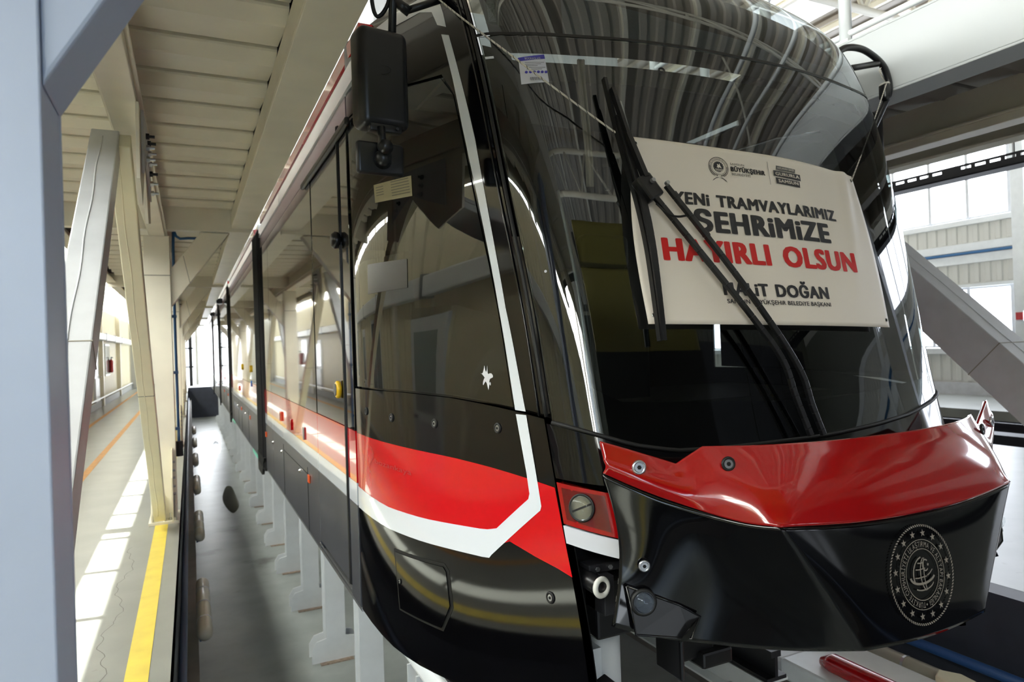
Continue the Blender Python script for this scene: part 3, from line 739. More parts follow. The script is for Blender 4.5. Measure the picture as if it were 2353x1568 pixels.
    def bolt(s, z, off=.001, r=.015, parent=None, hole=False):
        parent = parent or panel
        c = S(s, z, off); n = SN(s, z)
        G().ring(c, n, r * 1.05, r * .35, 20, 6).obj('bolt_rim' if not hole else 'bolt_hole', blackr, parent, smooth=True)
        o = G().disc(c, n, r * .8, .003, 16, r * .72).obj('bolt', silver if not hole else inner, parent, smooth=False)
        if not hole: G().disc(c + n * .003, n, r * .35, .002, 6, r * .35).obj('bolt_socket', inner, parent)
    for s, z in ((0.3051, 1.3747), (0.5535, 1.3763), (0.8324, 1.3897), (0.9209, 0.8442)): bolt(s if sd == 0 else 4 - s, z)
    bolt(.1125 if sd == 0 else 4 - .1125, 1.3822, hole=True)
    bolt(.2859 if sd == 0 else 4 - .2859, .6351, .008, .009)
# sliding window slot in the near side glass
strip('slot_frame', [(0.2028, 2.113), (0.5039, 2.0891), (0.4852, 1.9739), (0.187, 1.9795), (0.2028, 2.113), (0.3512, 2.1011)], .014, blackm, tram, .001, step=.02)
patch('slot_pane', [(0.2027, 2.107), (0.494, 2.083), (0.4764, 1.9799), (0.189, 1.9855)], mat('pale_slot_glass', (150, 162, 168), .12), tram, -.02, step=.05)
patch('slot_plate', [(0.3114, 2.0616), (0.4296, 2.0523), (0.4245, 2.022), (0.3701, 2.0016), (0.3109, 2.0013)], mat('slot_khaki', (126, 122, 106), .5), tram, -.015, step=.03)
# paint chip on the glass
ch = [(.8177 + .017 * math.cos(a) * (1 + .5 * math.sin(5 * a + 1)), 1.578 + .034 * math.sin(a) * (1 + .45 * math.sin(7 * a))) for a in [2 * PI * i / 40 for i in range(40)]]
patch('glass_chip', ch, mat('chip_white', (212, 212, 216), .5), tram, .0008, step=.02)
# printed maker mark on the red band
g = G(); put_text(g, 'bozankaya', (.165, .40, 1.135, 1.158), .0, lambda a, b: S(a, b + (a - .165) * .0, .0032)); g.obj('maker_lettering', mat('faint_red_print', (176, 40, 44), .4), tram)
strip('maker_swirl', [(.135 + .02 * math.sin(i * .5), 1.21 - .012 * i) for i in range(12)], .004, MATS['faint_red_print'], tram, .0032, step=.02)
# data plate on the side window
dplate = patch('data_plate', [(.317, 2.495), (.603, 2.455), (.593, 2.364), (.317, 2.405)], mat('cream_data_label', (176, 170, 140), .5), tram, .0012, step=.05)
for i in range(6):
    z = 2.475 - i * .013
    strip('data_plate_print', [(.46, z - .008), (.585, z - .026)], .003, inkg, dplate, .0024, step=.05)
    if i < 4: strip('data_plate_print', [(.335, z), (.40, z - .009)], .003, inkg, dplate, .0024, step=.05)

# windscreen, upper glass, front body
wsb = linez(WB, 1.012, 2.988, 44); tps = linez(TOPS, 2.988, 1.012, 40)
ws = patch('windscreen', [(s, z + .008) for s, z in wsb] + [(s, z - .006) for s, z in tps], cabglass, tram, 0, .006, step=.04)
patch('upper_front_glass', [(s, z + .006) for s, z in linez(TOPS, 1.012, 2.988, 40)] + [(2.988, 3.28), (2.6, 3.34), (2, 3.36), (1.4, 3.34), (1.012, 3.28)], cabglass, tram, 0, .006, step=.05)
strip('glass_joint', linez(TOPS, 1.004, 2.996, 40), .012, blackr, tram, .002, step=.03)
# frit border round the windscreen
patch('windscreen_frit', wsb + linez([(1, 1.62), (1.2, 1.50), (2, 1.46), (2.8, 1.5), (3, 1.62)], 2.988, 1.012, 30), MATS['black_frit'], tram, -.010, step=.05)
patch('windscreen_frit', [(1.012, 1.44), (1.06, 1.42), (1.075, 1.8), (1.075, 2.55), (1.075, 2.76), (1.012, 2.83)], MATS['black_frit'], tram, -.010, step=.05)
patch('windscreen_frit', [(2.94, 1.42), (2.988, 1.44), (2.988, 2.83), (2.95, 2.76)], MATS['black_frit'], tram, -.010, step=.05)
dh = mat('header_tint', (58, 52, 46), .3)
patch('header_band', [(s, z - .075) for s, z in linez(TOPS, 1.03, 2.97, 30)] + linez(TOPS, 2.97, 1.03, 30), dh, tram, -.012, step=.06)
patch('header_blind', [(s, z - .16) for s, z in linez(TOPS, 1.13, 2.88, 30)] + [(s, z - .08) for s, z in linez(TOPS, 2.88, 1.13, 30)], mat('sage_trim', (78, 80, 66), .6), tram, -.05, step=.08)
patch('display_panel', [(1.2774, 2.8674), (1.8017, 2.8649), (2.3901, 2.85), (2.8, 2.86), (2.8, 2.97), (2.4454, 2.9472), (1.8452, 2.984), (1.3219, 3.0797)], mat('dot_matrix_grey', (128, 134, 140), .6, noise=.15, nscale=240), tram, -.03, step=.06)
patch('upper_backing', [(s, z + .02) for s, z in linez(TOPS, 1.02, 2.98, 30)] + [(2.98, 3.27), (2, 3.35), (1.02, 3.27)], dh, tram, -.06, step=.08)
t_ = patch('marker_light_housing', [(1.0334, 2.9091), (1.0746, 2.8833), (1.0903, 3.0407), (1.0448, 3.0609)], mat('grey_lamp_housing', (120, 118, 112), .4), tram, -.006, step=.03)
t_m = patch('marker_light', [(1.0412, 2.9129), (1.0595, 2.9011), (1.0725, 3.0397), (1.0526, 3.0501)], mat('led_lens', (205, 205, 200), .3, noise=.5, nscale=150), t_, -.003, step=.03)
# corner seals
for sd in (0, 1):
    s = 1.004 if sd == 0 else 2.996
    G().tube([S(s, 1.45 + i * .06, .002) for i in range(31)], .007, 8).obj('corner_seal', blackr, tram, smooth=True)
    s = .985 if sd == 0 else 3.015
    G().tube([S(s, 1.45 + i * .06, .002) for i in range(31)], .004, 6).obj('pillar_bead', blackg, tram, smooth=True)
G().tube([S(s, z + .001, .003) for s, z in wsb], .007, 8).obj('windscreen_seal', blackr, tram, smooth=True)
# black apron under the windscreen, lamp housings
for a, b in ((1.0015, 1.6), (2.4, 2.9985)):
    lo = [(a, 1.235 if a < 2 else 1.2), (b, 1.2 if a < 2 else 1.235)]
    patch('front_apron', [(a, 1.25 if a < 1.5 else 1.17), (b, 1.17 if a < 1.5 else 1.25)] + [(s, z - .008) for s, z in linez(WB, b, a, 16)], blackg, tram, 0, .02)
patch('front_apron', [(1.6, 1.17), (2.4, 1.17)] + [(s, z - .008) for s, z in linez(WB, 2.4, 1.6, 16)], blackg, tram, 0, .02)
patch('front_bulkhead', [(1.01, .86), (2.99, .86), (2.99, 1.3), (1.01, 1.3)], inner, tram, -.25, step=.1)
for sd in (0, 1):
    q = (lambda p: p) if sd == 0 else mir
    outer = [(1.0015, 1.237), (1.3, 1.175), (1.3, 1.03), (1.0015, 1.107)]
    hs = patch('headlamp_housing', q(outer), redb, tram, .0, .03, step=.03)
    innr = [(1.008, 1.222), (1.1, 1.205), (1.1, 1.095), (1.008, 1.122)]
    def sd_(s): return s if sd == 0 else 4 - s
    patch('lamp_recess', q(innr), mat('dark_red_recess', (96, 6, 8), .2, coat=1), tram, .0012, step=.03)
    c = S(sd_(1.04), 1.166, .004); n = SN(sd_(1.04), 1.166)
    G().ring(c, n, .042, .004, 28, 8).obj('headlamp_bezel', blackr, hs, smooth=True)
    G().disc(c + n * -.002, n, .040, .004, 28).obj('headlamp_reflector', reflm, hs)
    for k in range(1):
        a = .15; dx = Vector((1, 0, 0)) * math.cos(a) + Vector((0, 0, 1)) * math.sin(a); dx = (dx - n * dx.dot(n)).normalized()
        G().beam(c + n * .004 - dx * .034, c + n * .004 + dx * .034, .003, .006, n).obj('reflector_rib', darkst, hs)
    G().tube([c + n * .003, c + n * .012, c + n * .018], [.040, .034, .014], 28).obj('headlamp_lens', clearp, hs, smooth=True)
    c = S(sd_(1.16), 1.13, .004); n = SN(sd_(1.16), 1.13)
    G().disc(c, n, .04, .006, 6).obj('indicator_lens', ambd, hs)
    patch('running_light', q([(1.0015, 1.102), (1.3, 1.025), (1.3, .965), (1.0015, 1.047)]), lampw, tram, .004, .03, step=.03)
# coupler mechanism seen in the gap
g = G().box(1.14, 1.5, 2.02, 2.2, .78, 1.0).box(1.2, 1.34, 1.95, 2.1, .70, .9)
g.obj('coupler_bracket', blackm, tram, bevel=.01)
g = G().box(1.17, 1.45, 1.94, 2.0, .93, .96).box(1.2, 1.24, 1.9, 2.04, .8, .93).box(1.36, 1.4, 1.9, 2.04, .8, .93); g.obj('coupler_plate', darkst, tram, bevel=.004)
for k in range(6): G().disc((1.2 + .05 * k, 1.938, .945), (0, -1, 0), .008, .006, 6).obj('bracket_bolt', silver, tram)
G().ring((1.165, 1.86, .915), (0.2, -1, .05), .026, .009, 28, 8).obj('white_bush', mat('white_nylon', (225, 225, 220), .4), tram, smooth=True)
G().tube([(1.165, 1.86, .915), (1.17, 2.05, .915)], .03, 12).obj('bush_pin', blackm, tram, smooth=True)
G().prism([(1.14, .60), (1.19, .62), (1.20, .54), (1.18, .50), (1.17, .55), (1.14, .55)], 'y', 1.82, 1.9).obj('skirt_latch', blackm, tram, bevel=.004)
g = G().box(1.56, 1.72, 1.98, 2.1, .53, .80).box(1.64, 1.78, 1.95, 2.15, .50, .56).box(1.54, 1.56, 1.95, 2.1, .48, .8)
g.obj('coupler_head', blackm, tram, bevel=.01)

# ------------------------------------------------------------------ bumper cover
TB = [(0, 1.52, 1.362), (.15, 1.521, 1.362), (.3, 1.53, 1.364), (.45, 1.555, 1.366), (.5526, 1.59, 1.368), (.61, 1.61, 1.37), (.662, 1.633, 1.371), (.70, 1.648, 1.348), (.742, 1.66, 1.323), (.80, 1.685, 1.345), (.88, 1.715, 1.374), (.955, 1.745, 1.40)]
CR = [(0, 1.49, 1.325), (.15, 1.491, 1.325), (.3, 1.50, 1.327), (.45, 1.523, 1.33), (.5526, 1.558, 1.331), (.61, 1.58, 1.331), (.655, 1.602, 1.328), (.70, 1.618, 1.30), (.742, 1.632, 1.278), (.80, 1.655, 1.295), (.88, 1.688, 1.32), (.955, 1.728, 1.352)]
FO = [(0, 1.41, 1.125), (.15, 1.411, 1.127), (.3, 1.415, 1.134), (.45, 1.425, 1.146), (.5526, 1.44, 1.155), (.61, 1.495, 1.156), (.662, 1.545, 1.172), (.70, 1.578, 1.186), (.742, 1.61, 1.203), (.80, 1.645, 1.226), (.88, 1.685, 1.263), (.955, 1.735, 1.305)]
BT = [(0, 1.375, .752), (.08, 1.376, .753), (.16, 1.38, .756), (.24, 1.385, .76), (.2925, 1.39, .763), (.45, 1.50, .752), (.60, 1.59, .765), (.68, 1.635, .777), (.74, 1.655, .788), (.82, 1.67, .808), (.89, 1.685, .834), (.96, 1.70, .86)]
def lerp3(a, b, t): return tuple(a[i] * (1 - t) + b[i] * t for i in range(3))
def bump_grid(rows, name, m, parent, crease_cols=(), thick=.012):
    n = len(rows[0]); V = []
    for r in rows:
        full = [(-u, y, z) for u, y, z in r[::-1][:-1]] + list(r)
        V += [(XC + u, y, z) for u, y, z in full]
    nc = 2 * n - 1; F = []
    for i in range(len(rows) - 1):
        for j in range(nc - 1): F.append((i * nc + j, (i + 1) * nc + j, (i + 1) * nc + j + 1, i * nc + j + 1))
    o = mk(name, V, F, m, parent, smooth=True)
    me = o.data
    cr = me.attributes.new('crease_edge', 'FLOAT', 'EDGE')
    cols = set()
    for c in crease_cols: cols |= {n - 1 + c, n - 1 - c}
    for e in me.edges:
        a, b = e.vertices; ra, ca = divmod(a, nc); rb, cb = divmod(b, nc)
        v = 0
        if ra == rb and (ra in (0, len(rows) - 1)): v = 1
        if ra == rb and ra == 1 and name == 'bumper_top': v = .95
        if ca == cb and ca in (0, nc - 1): v = 1
        if ca == cb and ca in cols: v = .9
        cr.data[e.index].value = v
    cv = me.attributes.new('crease_vert', 'FLOAT', 'POINT')
    for r_ in range(len(rows)):
        for c in range(nc):
            k_ = abs(c - (n - 1))
            if name == 'bumper_top' and r_ in (0, 1) and k_ in (6, 8, 11): cv.data[r_ * nc + c].value = 1.0
            if (name == 'bumper_top' and r_ == len(rows) - 1 or name != 'bumper_top' and r_ in (0, len(rows) - 1)) and k_ in (4, 11): cv.data[r_ * nc + c].value = 1.0
    s = o.modifiers.new('sub', 'SUBSURF'); s.levels = 3; s.render_levels = 3
    k = o.modifiers.new('solid', 'SOLIDIFY'); k.thickness = thick; k.offset = -1
    return o
def bulge(a, b, t, dy): 
    p = lerp3(a, b, t); return (p[0], p[1] + dy, p[2])
mid1 = [bulge(CR[i], FO[i], .35, -.013) for i in range(12)]; mid2 = [bulge(CR[i], FO[i], .7, -.013) for i in range(12)]
btop = bump_grid([TB, CR, mid1, mid2, FO], 'bumper_top', redb, tram)
FO2 = [(u, y + .002, z - .004) for u, y, z in FO]
def edge_in(i, t): return -.045 * math.sin(PI * t) if i == 11 else (-.025 * math.sin(PI * t) if i == 10 else 0)
m1, m2, m3 = [], [], []
for i in range(12):
    for L_, t in ((m1, .25), (m2, .5), (m3, .75)):
        p = lerp3(FO2[i], BT[i], t); hol = .03 * math.sin(PI * t) if 5 <= i <= 6 else (.012 if i == 7 else 0)
        if i <= 3: hol = -.006 * math.sin(PI * t)
        L_.append((p[0] + edge_in(i, t), p[1] + hol, p[2]))
blow = bump_grid([FO2, m1, m2, m3, BT], 'bumper_lower', blackg, tram, crease_cols=(4,))
# bolts on the bumper
def bbolt(u, y, z, n=(-.35, -1, .1), r=.017):
    for s in (1, -1):
        tram = btop if z > 1.2 else blow
        c = Vector((XC - s * u, y, z)); nn = Vector((n[0] * s, n[1], n[2])).normalized()
        G().ring(c, nn, r, r * .3, 22, 6).obj('bolt_rim', silver if u > .8 else blackr, tram, smooth=True)
        G().disc(c, nn, r * .8, .003, 18).obj('bolt', silver, tram)
        G().disc(c + nn * .003, nn, r * .4, .0015, 6).obj('bolt_socket', inner, tram)
bbolt(.62, 1.570, 1.322); bbolt(.866, 1.676, 1.322)
bbolt(.862, 1.672, 1.03, (-.4, -1, 0), .014)
# fog lamps with scoops in the wings
for s in (1, -1):
    cx2 = XC - s * .872
    sc = [(XC - s * .915, .975), (XC - s * .76, .905), (XC - s * .705, .868), (XC - s * .735, .805), (XC - s * .90, .835)]
    yy = [1.694, 1.650, 1.625, 1.632, 1.678]
    V = [(p[0], y - .006, p[1]) for p, y in zip(sc, yy)]
    G().add(V, [tuple(range(5))]).obj('lamp_scoop', blackm, blow)
    G().tube([Vector(V[i % 5]) for i in range(6)], .004, 6).obj('scoop_lip', blackg, blow, smooth=True)
    G().add([V[2], V[3], (V[3][0] - s * .05, V[3][1] - .004, V[3][2] + .0), (V[2][0] - s * .035, V[2][1] - .006, V[2][2] - .012)], [(0, 1, 2, 3)]).obj('scoop_reflection_plate', blackg, blow)
    n = Vector((-s * .35, -1, .05)).normalized(); c = Vector((cx2, 1.668, .926))
    G().ring(c, n, .034, .007, 28, 8).obj('fog_lamp_bezel', blackr, blow, smooth=True)
    G().disc(c, n, .031, .006, 28).obj('fog_lamp_reflector', mat('dim_reflector', (78, 80, 84), .15, metal=1), blow)
    G().tube([c + n * .004, c + n * .016, c + n * .022], [.031, .024, .008], 28).obj('fog_lamp_lens', clearp, blow, smooth=True)

# round ministry emblem on the bumper centre
def EP(x, y, o=.0):  # emblem plane, unit circle -> world
    X = 2.034 + x * .15; Z = .944 + y * .151
    return Vector((X, 1.375 + .1 * (Z - .752) - .0105 - o, Z))
g = G()
def ering(r0, r1, n=72):
    V, F = [], []
    for i in range(n):
        a = 2 * PI * i / n; V += [EP(r0 * math.cos(a), r0 * math.sin(a)), EP(r1 * math.cos(a), r1 * math.sin(a))]
    for i in range(n): j = (i + 1) % n; F.append((2 * i, 2 * j, 2 * j + 1, 2 * i + 1))
    g.add(V, F)
for i in range(96):
    a = 2 * PI * i / 96; b = a + .035
    g.add([EP(.955 * math.cos(a), .955 * math.sin(a)), EP(.955 * math.cos(a + .038), .955 * math.sin(a + .038)), EP(math.cos(b + .038), math.sin(b + .038)), EP(math.cos(b), math.sin(b))], [(0, 1, 2, 3)])
def star(cx, cy, r, rot=PI / 2, h=.4):
    p = [EP(cx, cy)] + [EP(cx + (r if k % 2 == 0 else r * h) * math.cos(rot + k * PI / 5), cy + (r if k % 2 == 0 else r * h) * math.sin(rot + k * PI / 5)) for k in range(10)]
    g.add(p, [(0, k + 1, (k + 1) % 10 + 1) for k in range(10)])
for i in range(16):
    a = PI / 2 + PI / 16 + 2 * PI * i / 16; star(.825 * math.cos(a), .825 * math.sin(a), .082)
ering(.685, .70); ering(.50, .515)
txt = 'TÜRKİYE CUMHURİYETİ ULAŞTIRMA VE ALTYAPI BAKANLIĞI •'
wds = []
for c in txt:
    if c == ' ': wds.append(.38); continue
    if c == '•': wds.append(.6); continue
    v, f = text_geo(c, .02); xs = [p[0] for p in v]; wds.append(max(xs) - min(xs) + .17)
tot = sum(wds); ang = -PI / 2 - .02
for c, wd_ in zip(txt, wds):
    da = 2 * PI * wd_ / tot; am = ang - da / 2
    if c == '•':
        g.add([EP(.6 * math.cos(am), .6 * math.sin(am))] + [EP(.6 * math.cos(am) + .022 * math.cos(k), .6 * math.sin(am) + .022 * math.sin(k)) for k in [2 * PI * q / 10 for q in range(10)]], [(0, k + 1, (k + 1) % 10 + 1) for k in range(10)])
    elif c != ' ':
        v, f = text_geo(c, .02); xs = [p[0] for p in v]; m0 = (min(xs) + max(xs)) / 2; sc_ = 2 * PI * .6 / tot
        out = []
        for x, y in v:
            lx_, ly_ = (x - m0) * sc_, y * .155 + .548
            out.append(EP(ly_ * math.cos(am) + lx_ * math.sin(am), ly_ * math.sin(am) - lx_ * math.cos(am)))
        g.add(out, f)
    ang -= da
def eline(pts, w0):
    for i in range(len(pts) - 1):
        (a, b), (c, d) = pts[i], pts[i + 1]; L = math.hypot(c - a, d - b) or 1; nx, ny = -(d - b) / L, (c - a) / L
        wa = w0 * (1 if not isinstance(w0, tuple) else 1); 
        g.add([EP(a + nx * wa, b + ny * wa), EP(a - nx * wa, b - ny * wa), EP(c - nx * wa, d - ny * wa), EP(c + nx * wa, d + ny * wa)], [(0, 1, 2, 3)])
def arc(cx, cy, rx, ry, a0, a1, n=16): return [(cx + rx * math.cos(a0 + (a1 - a0) * i / n), cy + ry * math.sin(a0 + (a1 - a0) * i / n)) for i in range(n + 1)]
eline(arc(.05, .0, .33, .35, PI * .55, PI * 1.12), .016)
eline(arc(.12, .0, .18, .34, PI * .6, PI * 1.4), .014); eline(arc(.12, .0, .07, .34, PI * .6, PI * 1.4), .012)
for yy_, x0, x1 in ((.24, -.12, .06), (.12, -.2, .1), (-.04, -.24, .12)): eline([(x0, yy_), (x0 + .1, yy_ - .015), (x1, yy_ - .01)], .012)
eline([(.14, -.04), (.24, 0), (.32, .06)], .012)
for k_, (w_, oy) in enumerate(((.024, 0), (.013, -.13))):
    eline(arc(.0, -.02 + oy, .38 - .05 * k_, .16, PI * (1.0 if k_ == 0 else 1.25), PI * 1.9, 16), w_)
eline(arc(.12, .17, .09, .11, PI * .25, PI * 1.75, 18), .014); star(.2, .17, .04, .3)
g.obj('ministry_emblem', emb, blow, label='round beige emblem with globe, crescent, sixteen stars and ring of lettering')

# ------------------------------------------------------------------ tram mirrors, wipers, labels
def rbox(name, c, sx, sy, sz, rot, m, parent, r=.04, seg=5):
    g = G().box(-sx / 2, sx / 2, -sy / 2, sy / 2, -sz / 2, sz / 2)
    R = Matrix.Rotation(rot, 3, 'Z'); g.v = [tuple(R @ Vector(v) + Vector(c)) for v in g.v]
    o = g.obj(name, m, parent, smooth=True); b = o.modifiers.new('bevel', 'BEVEL'); b.width = r; b.segments = seg; b.harden_normals = False
    return o
for sd in (0, 1):
    def q(x, y, z): return (x, y, z) if sd == 0 else (2 * XC - x, y, z)
    sg = 1 if sd == 0 else -1
    mh = rbox('mirror_housing', q(.697 if sd == 0 else .675, 2.60, 2.735), .205, .12, .385, sg * .15, blackm, tram, .035)
    G().tube([q(.69 + .034 * math.cos(a), 2.538 + sg * -.005 * math.cos(a), 2.76 + .018 * math.sin(a)) for a in [2 * PI * i / 30 for i in range(31)]], .0013, 6).obj('housing_badge_ring', blackr, mh)
    if sd == 0:
        G().tube([q(.745, 2.58, 2.9), q(.76, 2.585, 3.15), q(.77, 2.6, 3.42)], .016, 12).obj('mirror_stem', blackm, tram, smooth=True)
        G().tube(smooth_path([q(.76, 2.585, 3.18), q(.74, 2.6, 3.05), q(.70, 2.62, 3.0), q(.68, 2.62, 3.08), q(.69, 2.63, 3.3)], 5), .008, 8).obj('mirror_cable', blackr, tram, smooth=True)
        G().tube([q(.80, 2.58, 3.02), q(.95, 2.6, 3.10), q(1.08, 2.63, 3.17)], .014, 10).obj('mirror_arm', blackm, tram, smooth=True)
        G().tube([q(.76, 2.585, 3.06), q(.82, 2.58, 3.02)], .02, 10).obj('arm_joint', blackm, tram, smooth=True)
    br = rbox('mirror_bracket', q(.70, 2.56, 2.54), .13, .03, .03, sg * .15, blackm, tram, .004, 2)
    for dx in (-.045, .045): G().disc(q(.70 + dx, 2.544, 2.54), (0, -1, 0), .006, .003, 10).obj('screw', darkst, br)
    G().tube([q(.68, 2.545, 2.54), q(.683, 2.54, 2.50), q(.685, 2.535, 2.455)], [.017, .014, .019], 14).obj('ball_link', blackm, tram, smooth=True)
    G().tube([q(.685, 2.53, 2.465), q(.685, 2.49, 2.45)], .026, 20).obj('ball_clamp', blackm, tram, smooth=True)
    G().tube([q(.685, 2.56, 2.42), q(.685, 2.515, 2.425)], [.038, .026], 20).obj('ball_foot', blackm, tram, smooth=True)
    rbox('lower_mirror', q(.680, 2.57, 2.425), .19, .03, .125, sg * .1, blackm, tram, .014, 4)
# far-side hoop arm seen past the windscreen edge
G().tube(smooth_path([(3.12, 2.5, 3.17), (3.206, 2.5, 3.219), (3.343, 2.5, 3.228), (3.48, 2.5, 3.175), (3.53, 2.5, 3.10), (3.535, 2.5, 3.02), (3.50, 2.52, 2.93), (3.455, 2.56, 2.80)], 6), .018, 12).obj('mirror_hoop', blackm, tram, smooth=True)
G().tube([(3.15, 2.5, 3.09), (3.269, 2.5, 3.123), (3.45, 2.5, 3.17)], .017, 12).obj('mirror_hoop_strut', blackm, tram, smooth=True)
rbox('hoop_joint', (3.50, 2.5, 3.02), .05, .05, .09, 0, blackm, tram, .015)

OFF = .075
wz = lambda s, z, o=OFF: S(s, z, o)
wiper = mk('wiper', *(lambda g: (g.v, g.f))(G().beam(wz(1.3843, 2.2417, .075), wz(1.4237, 2.1647, .075), .07, .045, (1, 0, 0))), blackm, tram, bevel=.008)
bp_ = [(1.3527, 2.624), (1.3551, 2.4727), (1.3645, 2.3074), (1.3748, 2.1644), (1.3759, 2.0083), (1.3675, 1.8538), (1.358, 1.685)]
P = smooth_path([wz(s - .007, z, .054) for s, z in bp_], 5)
g = G()
for a, b in zip(P[:-1], P[1:]): g.beam(a, b, .012, .02)
g.obj('wiper_blade', blackr, wiper)
P = smooth_path([wz(s + .002, z, .066 + .014 * (1 - abs(z - 2.15) / .46)) for s, z in bp_[1:]], 5)
g = G()
for i, (a, b) in enumerate(zip(P[:-1], P[1:])):
    g.beam(a, b, .016 + .012 * (1 - abs(i - 12) / 13), .008)
g.obj('blade_frame', blackm, wiper)
P = [wz(1.3569, 2.5756, .07), wz(1.3721, 2.4016, .078), wz(1.3986, 2.2367, .088)]
G().beam(P[0], P[1], .014, .02).beam(P[1], P[2], .02, .022).obj('blade_frame', blackm, wiper)
for pts, wd_ in ((((1.416, 2.1667), (1.5334, 1.9792), (1.6865, 1.7495), (1.7797, 1.5975), (1.8218, 1.4734), (1.8614, 1.3374)), .020), (((1.4644, 2.2091), (1.614, 1.9643), (1.7554, 1.7329), (1.8476, 1.5566), (1.8858, 1.4422), (1.9196, 1.3356)), .020)):
    P = smooth_path([wz(s, z, .09 if i < 4 else .07 - .012 * (i - 4)) for i, (s, z) in enumerate(pts)], 4)
    g = G()
    for a, b in zip(P[:-1], P[1:]): g.beam(a, b, wd_, .014)
    g.obj('wiper_arm', blackm, wiper, bevel=.002)
for s, z in ((1.4134, 2.2198), (1.4619, 2.2113)):
    G().disc(wz(s, z, .10), SN(s, z), .009, .012, 12, .007).obj('pivot_nut', silver, wiper)
G().tube(smooth_path([wz(1.4153, 2.1439, .09), wz(1.443, 2.1028, .10), wz(1.4834, 2.098, .09), wz(1.5174, 2.1034, .09)], 5), .004, 6).obj('washer_hose', blackr, wiper, smooth=True)
# second resting wiper shape low on the glass
# labels on the windscreen
lab = patch('glass_label', [(1.0929, 2.7229), (1.178, 2.7326), (1.1737, 2.6366), (1.0857, 2.63)], paper, tram, .0015, step=.03, label='white windscreen sticker with blue header and barcode')
patch('label_header', [(1.0932, 2.7366), (1.1784, 2.7486), (1.1782, 2.7312), (1.0929, 2.7214)], bluein, lab, .0022, step=.02)
g = G(); put_text(g, 'BOORAGLASS', (1.113, 1.163, 2.7265, 2.7355), .02, lambda a, b: S(a, b, .0035)); g.obj('label_print', paper, lab)
g = G()
for i in range(6): c = S(1.108 + i * .0125, 2.676, .0032); g.disc(c, SN(1.108, 2.676), .0055, .0004, 12)
g.obj('label_icons', bluein, lab)
g = G()
for i in range(12):
    s = 1.116 + i * .0030 + (.0006 if i % 3 else 0); a = [S(s, 2.644, .0032), S(s + .0014, 2.644, .0032), S(s + .0014, 2.656, .0032), S(s, 2.656, .0032)]; g.add(a, [(0, 1, 2, 3)])
for i in range(5):
    z = 2.715 - i * .007; s = 1.110; e = 1.172 - .012 * (i % 3); g.add([S(s, z, .0032), S(e, z, .0032), S(e, z + .0015, .0032), S(s, z + .0015, .0032)], [(0, 1, 2, 3)])
g.obj('label_print', inkg, lab)
patch('paper_tape', [(1.0154, 2.7698), (1.0333, 2.7622), (1.0333, 2.7524), (1.0155, 2.76)], paper, tram, .0015, step=.02)
for s, z in ((1.0502, 2.758), (1.6436, 2.7579), (2.4856, 2.7644)):
    G().ring(S(s, z, -.045), SN(s, z), .012, .004, 18, 6).obj('ceiling_screw', darkst, tram, smooth=True)
for s, z in ((1.24, 1.9),): G().disc(S(1.0502, 1.9447, .001), SN(1.0502, 1.9447), .005, .001, 12).obj('white_dot', paper, tram)

# ------------------------------------------------------------------ tram interior
G().box(1.2, 2.92, 2.45, 9, .9, .95).obj('cab_floor', inner, tram)
G().box(1.15, 2.97, 2.8, 9, 2.98, 3.0).obj('cab_ceiling', mat('cab_ceiling_grey', (104, 108, 106), .7), tram)
g = G().box(1.0, 3.12, 3.5, 3.54, .95, 2.97).box(1.0, 3.2, 2.6, 3.5, .95, 1.40); g.obj('rear_partition', mat('cab_partition', (40, 38, 30), .7), tram)
g = G().prism([(2.0, 1.2), (1.98, 1.38), (2.2, 1.42), (2.35, 1.36), (2.35, 1.0), (1.9, 1.0)], 'x', 1.25, 2.87); g.obj('dashboard', mat('dash_black', (20, 20, 21), .6), tram, bevel=.02)
rbox('driver_seat_back', (1.95, 3.0, 1.7), .5, .14, .75, 0, mat('seat_black', (26, 26, 26), .7), tram, .05)
rbox('driver_headrest', (1.95, 3.0, 2.16), .28, .12, .18, 0, MATS['seat_black'], tram, .04)
rbox('driver_seat_cushion', (1.95, 2.7, 1.3), .5, .5, .14, 0, MATS['seat_black'], tram, .04)
rbox('cab_mirror', (1.93, 2.9, 2.52), .04, .03, .12, .5, blackm, tram, .01)
G().tube([(1.74, 2.5, 2.75), (1.86, 2.4, 2.1), (1.845, 2.3, 2.5)][:2], .012, 8).obj('grab_pole', silver, tram, smooth=True)
G().tube([S(1.135 - .033 * t_ ** 2.5, 2.24 - .83 * t_, -.03) for t_ in [i / 24 for i in range(25)]], .006, 8).obj('pillar_tube', silver, tram, smooth=True)  # thin silver tube following the inside of the pillar
G().tube([S(1.145 - .033 * t_ ** 2.5, 2.24 - .83 * t_, -.045) for t_ in [i / 24 for i in range(25)]], .012, 8).obj('pillar_tube', blackm, tram, smooth=True)
g = G()
for q in range(3): g.tube(smooth_path([S(1.31 + .009 * q, 2.76, -.03), S(1.292 + .009 * q, 2.659, -.03), S(1.264 + .009 * q, 2.402, -.03), S(1.242 + .009 * q, 2.255, -.03)], 5), .0055, 6)
g.obj('hanging_cable', beige, tram, smooth=True)
rbox('side_monitor', (2.85, 2.5, 2.15), .3, .05, .28, -.4, blackm, tram, .02)
G().box(.9, .93, 3.7, 8.5, .95, 1.3).obj('interior_side_lining', inner, tram)

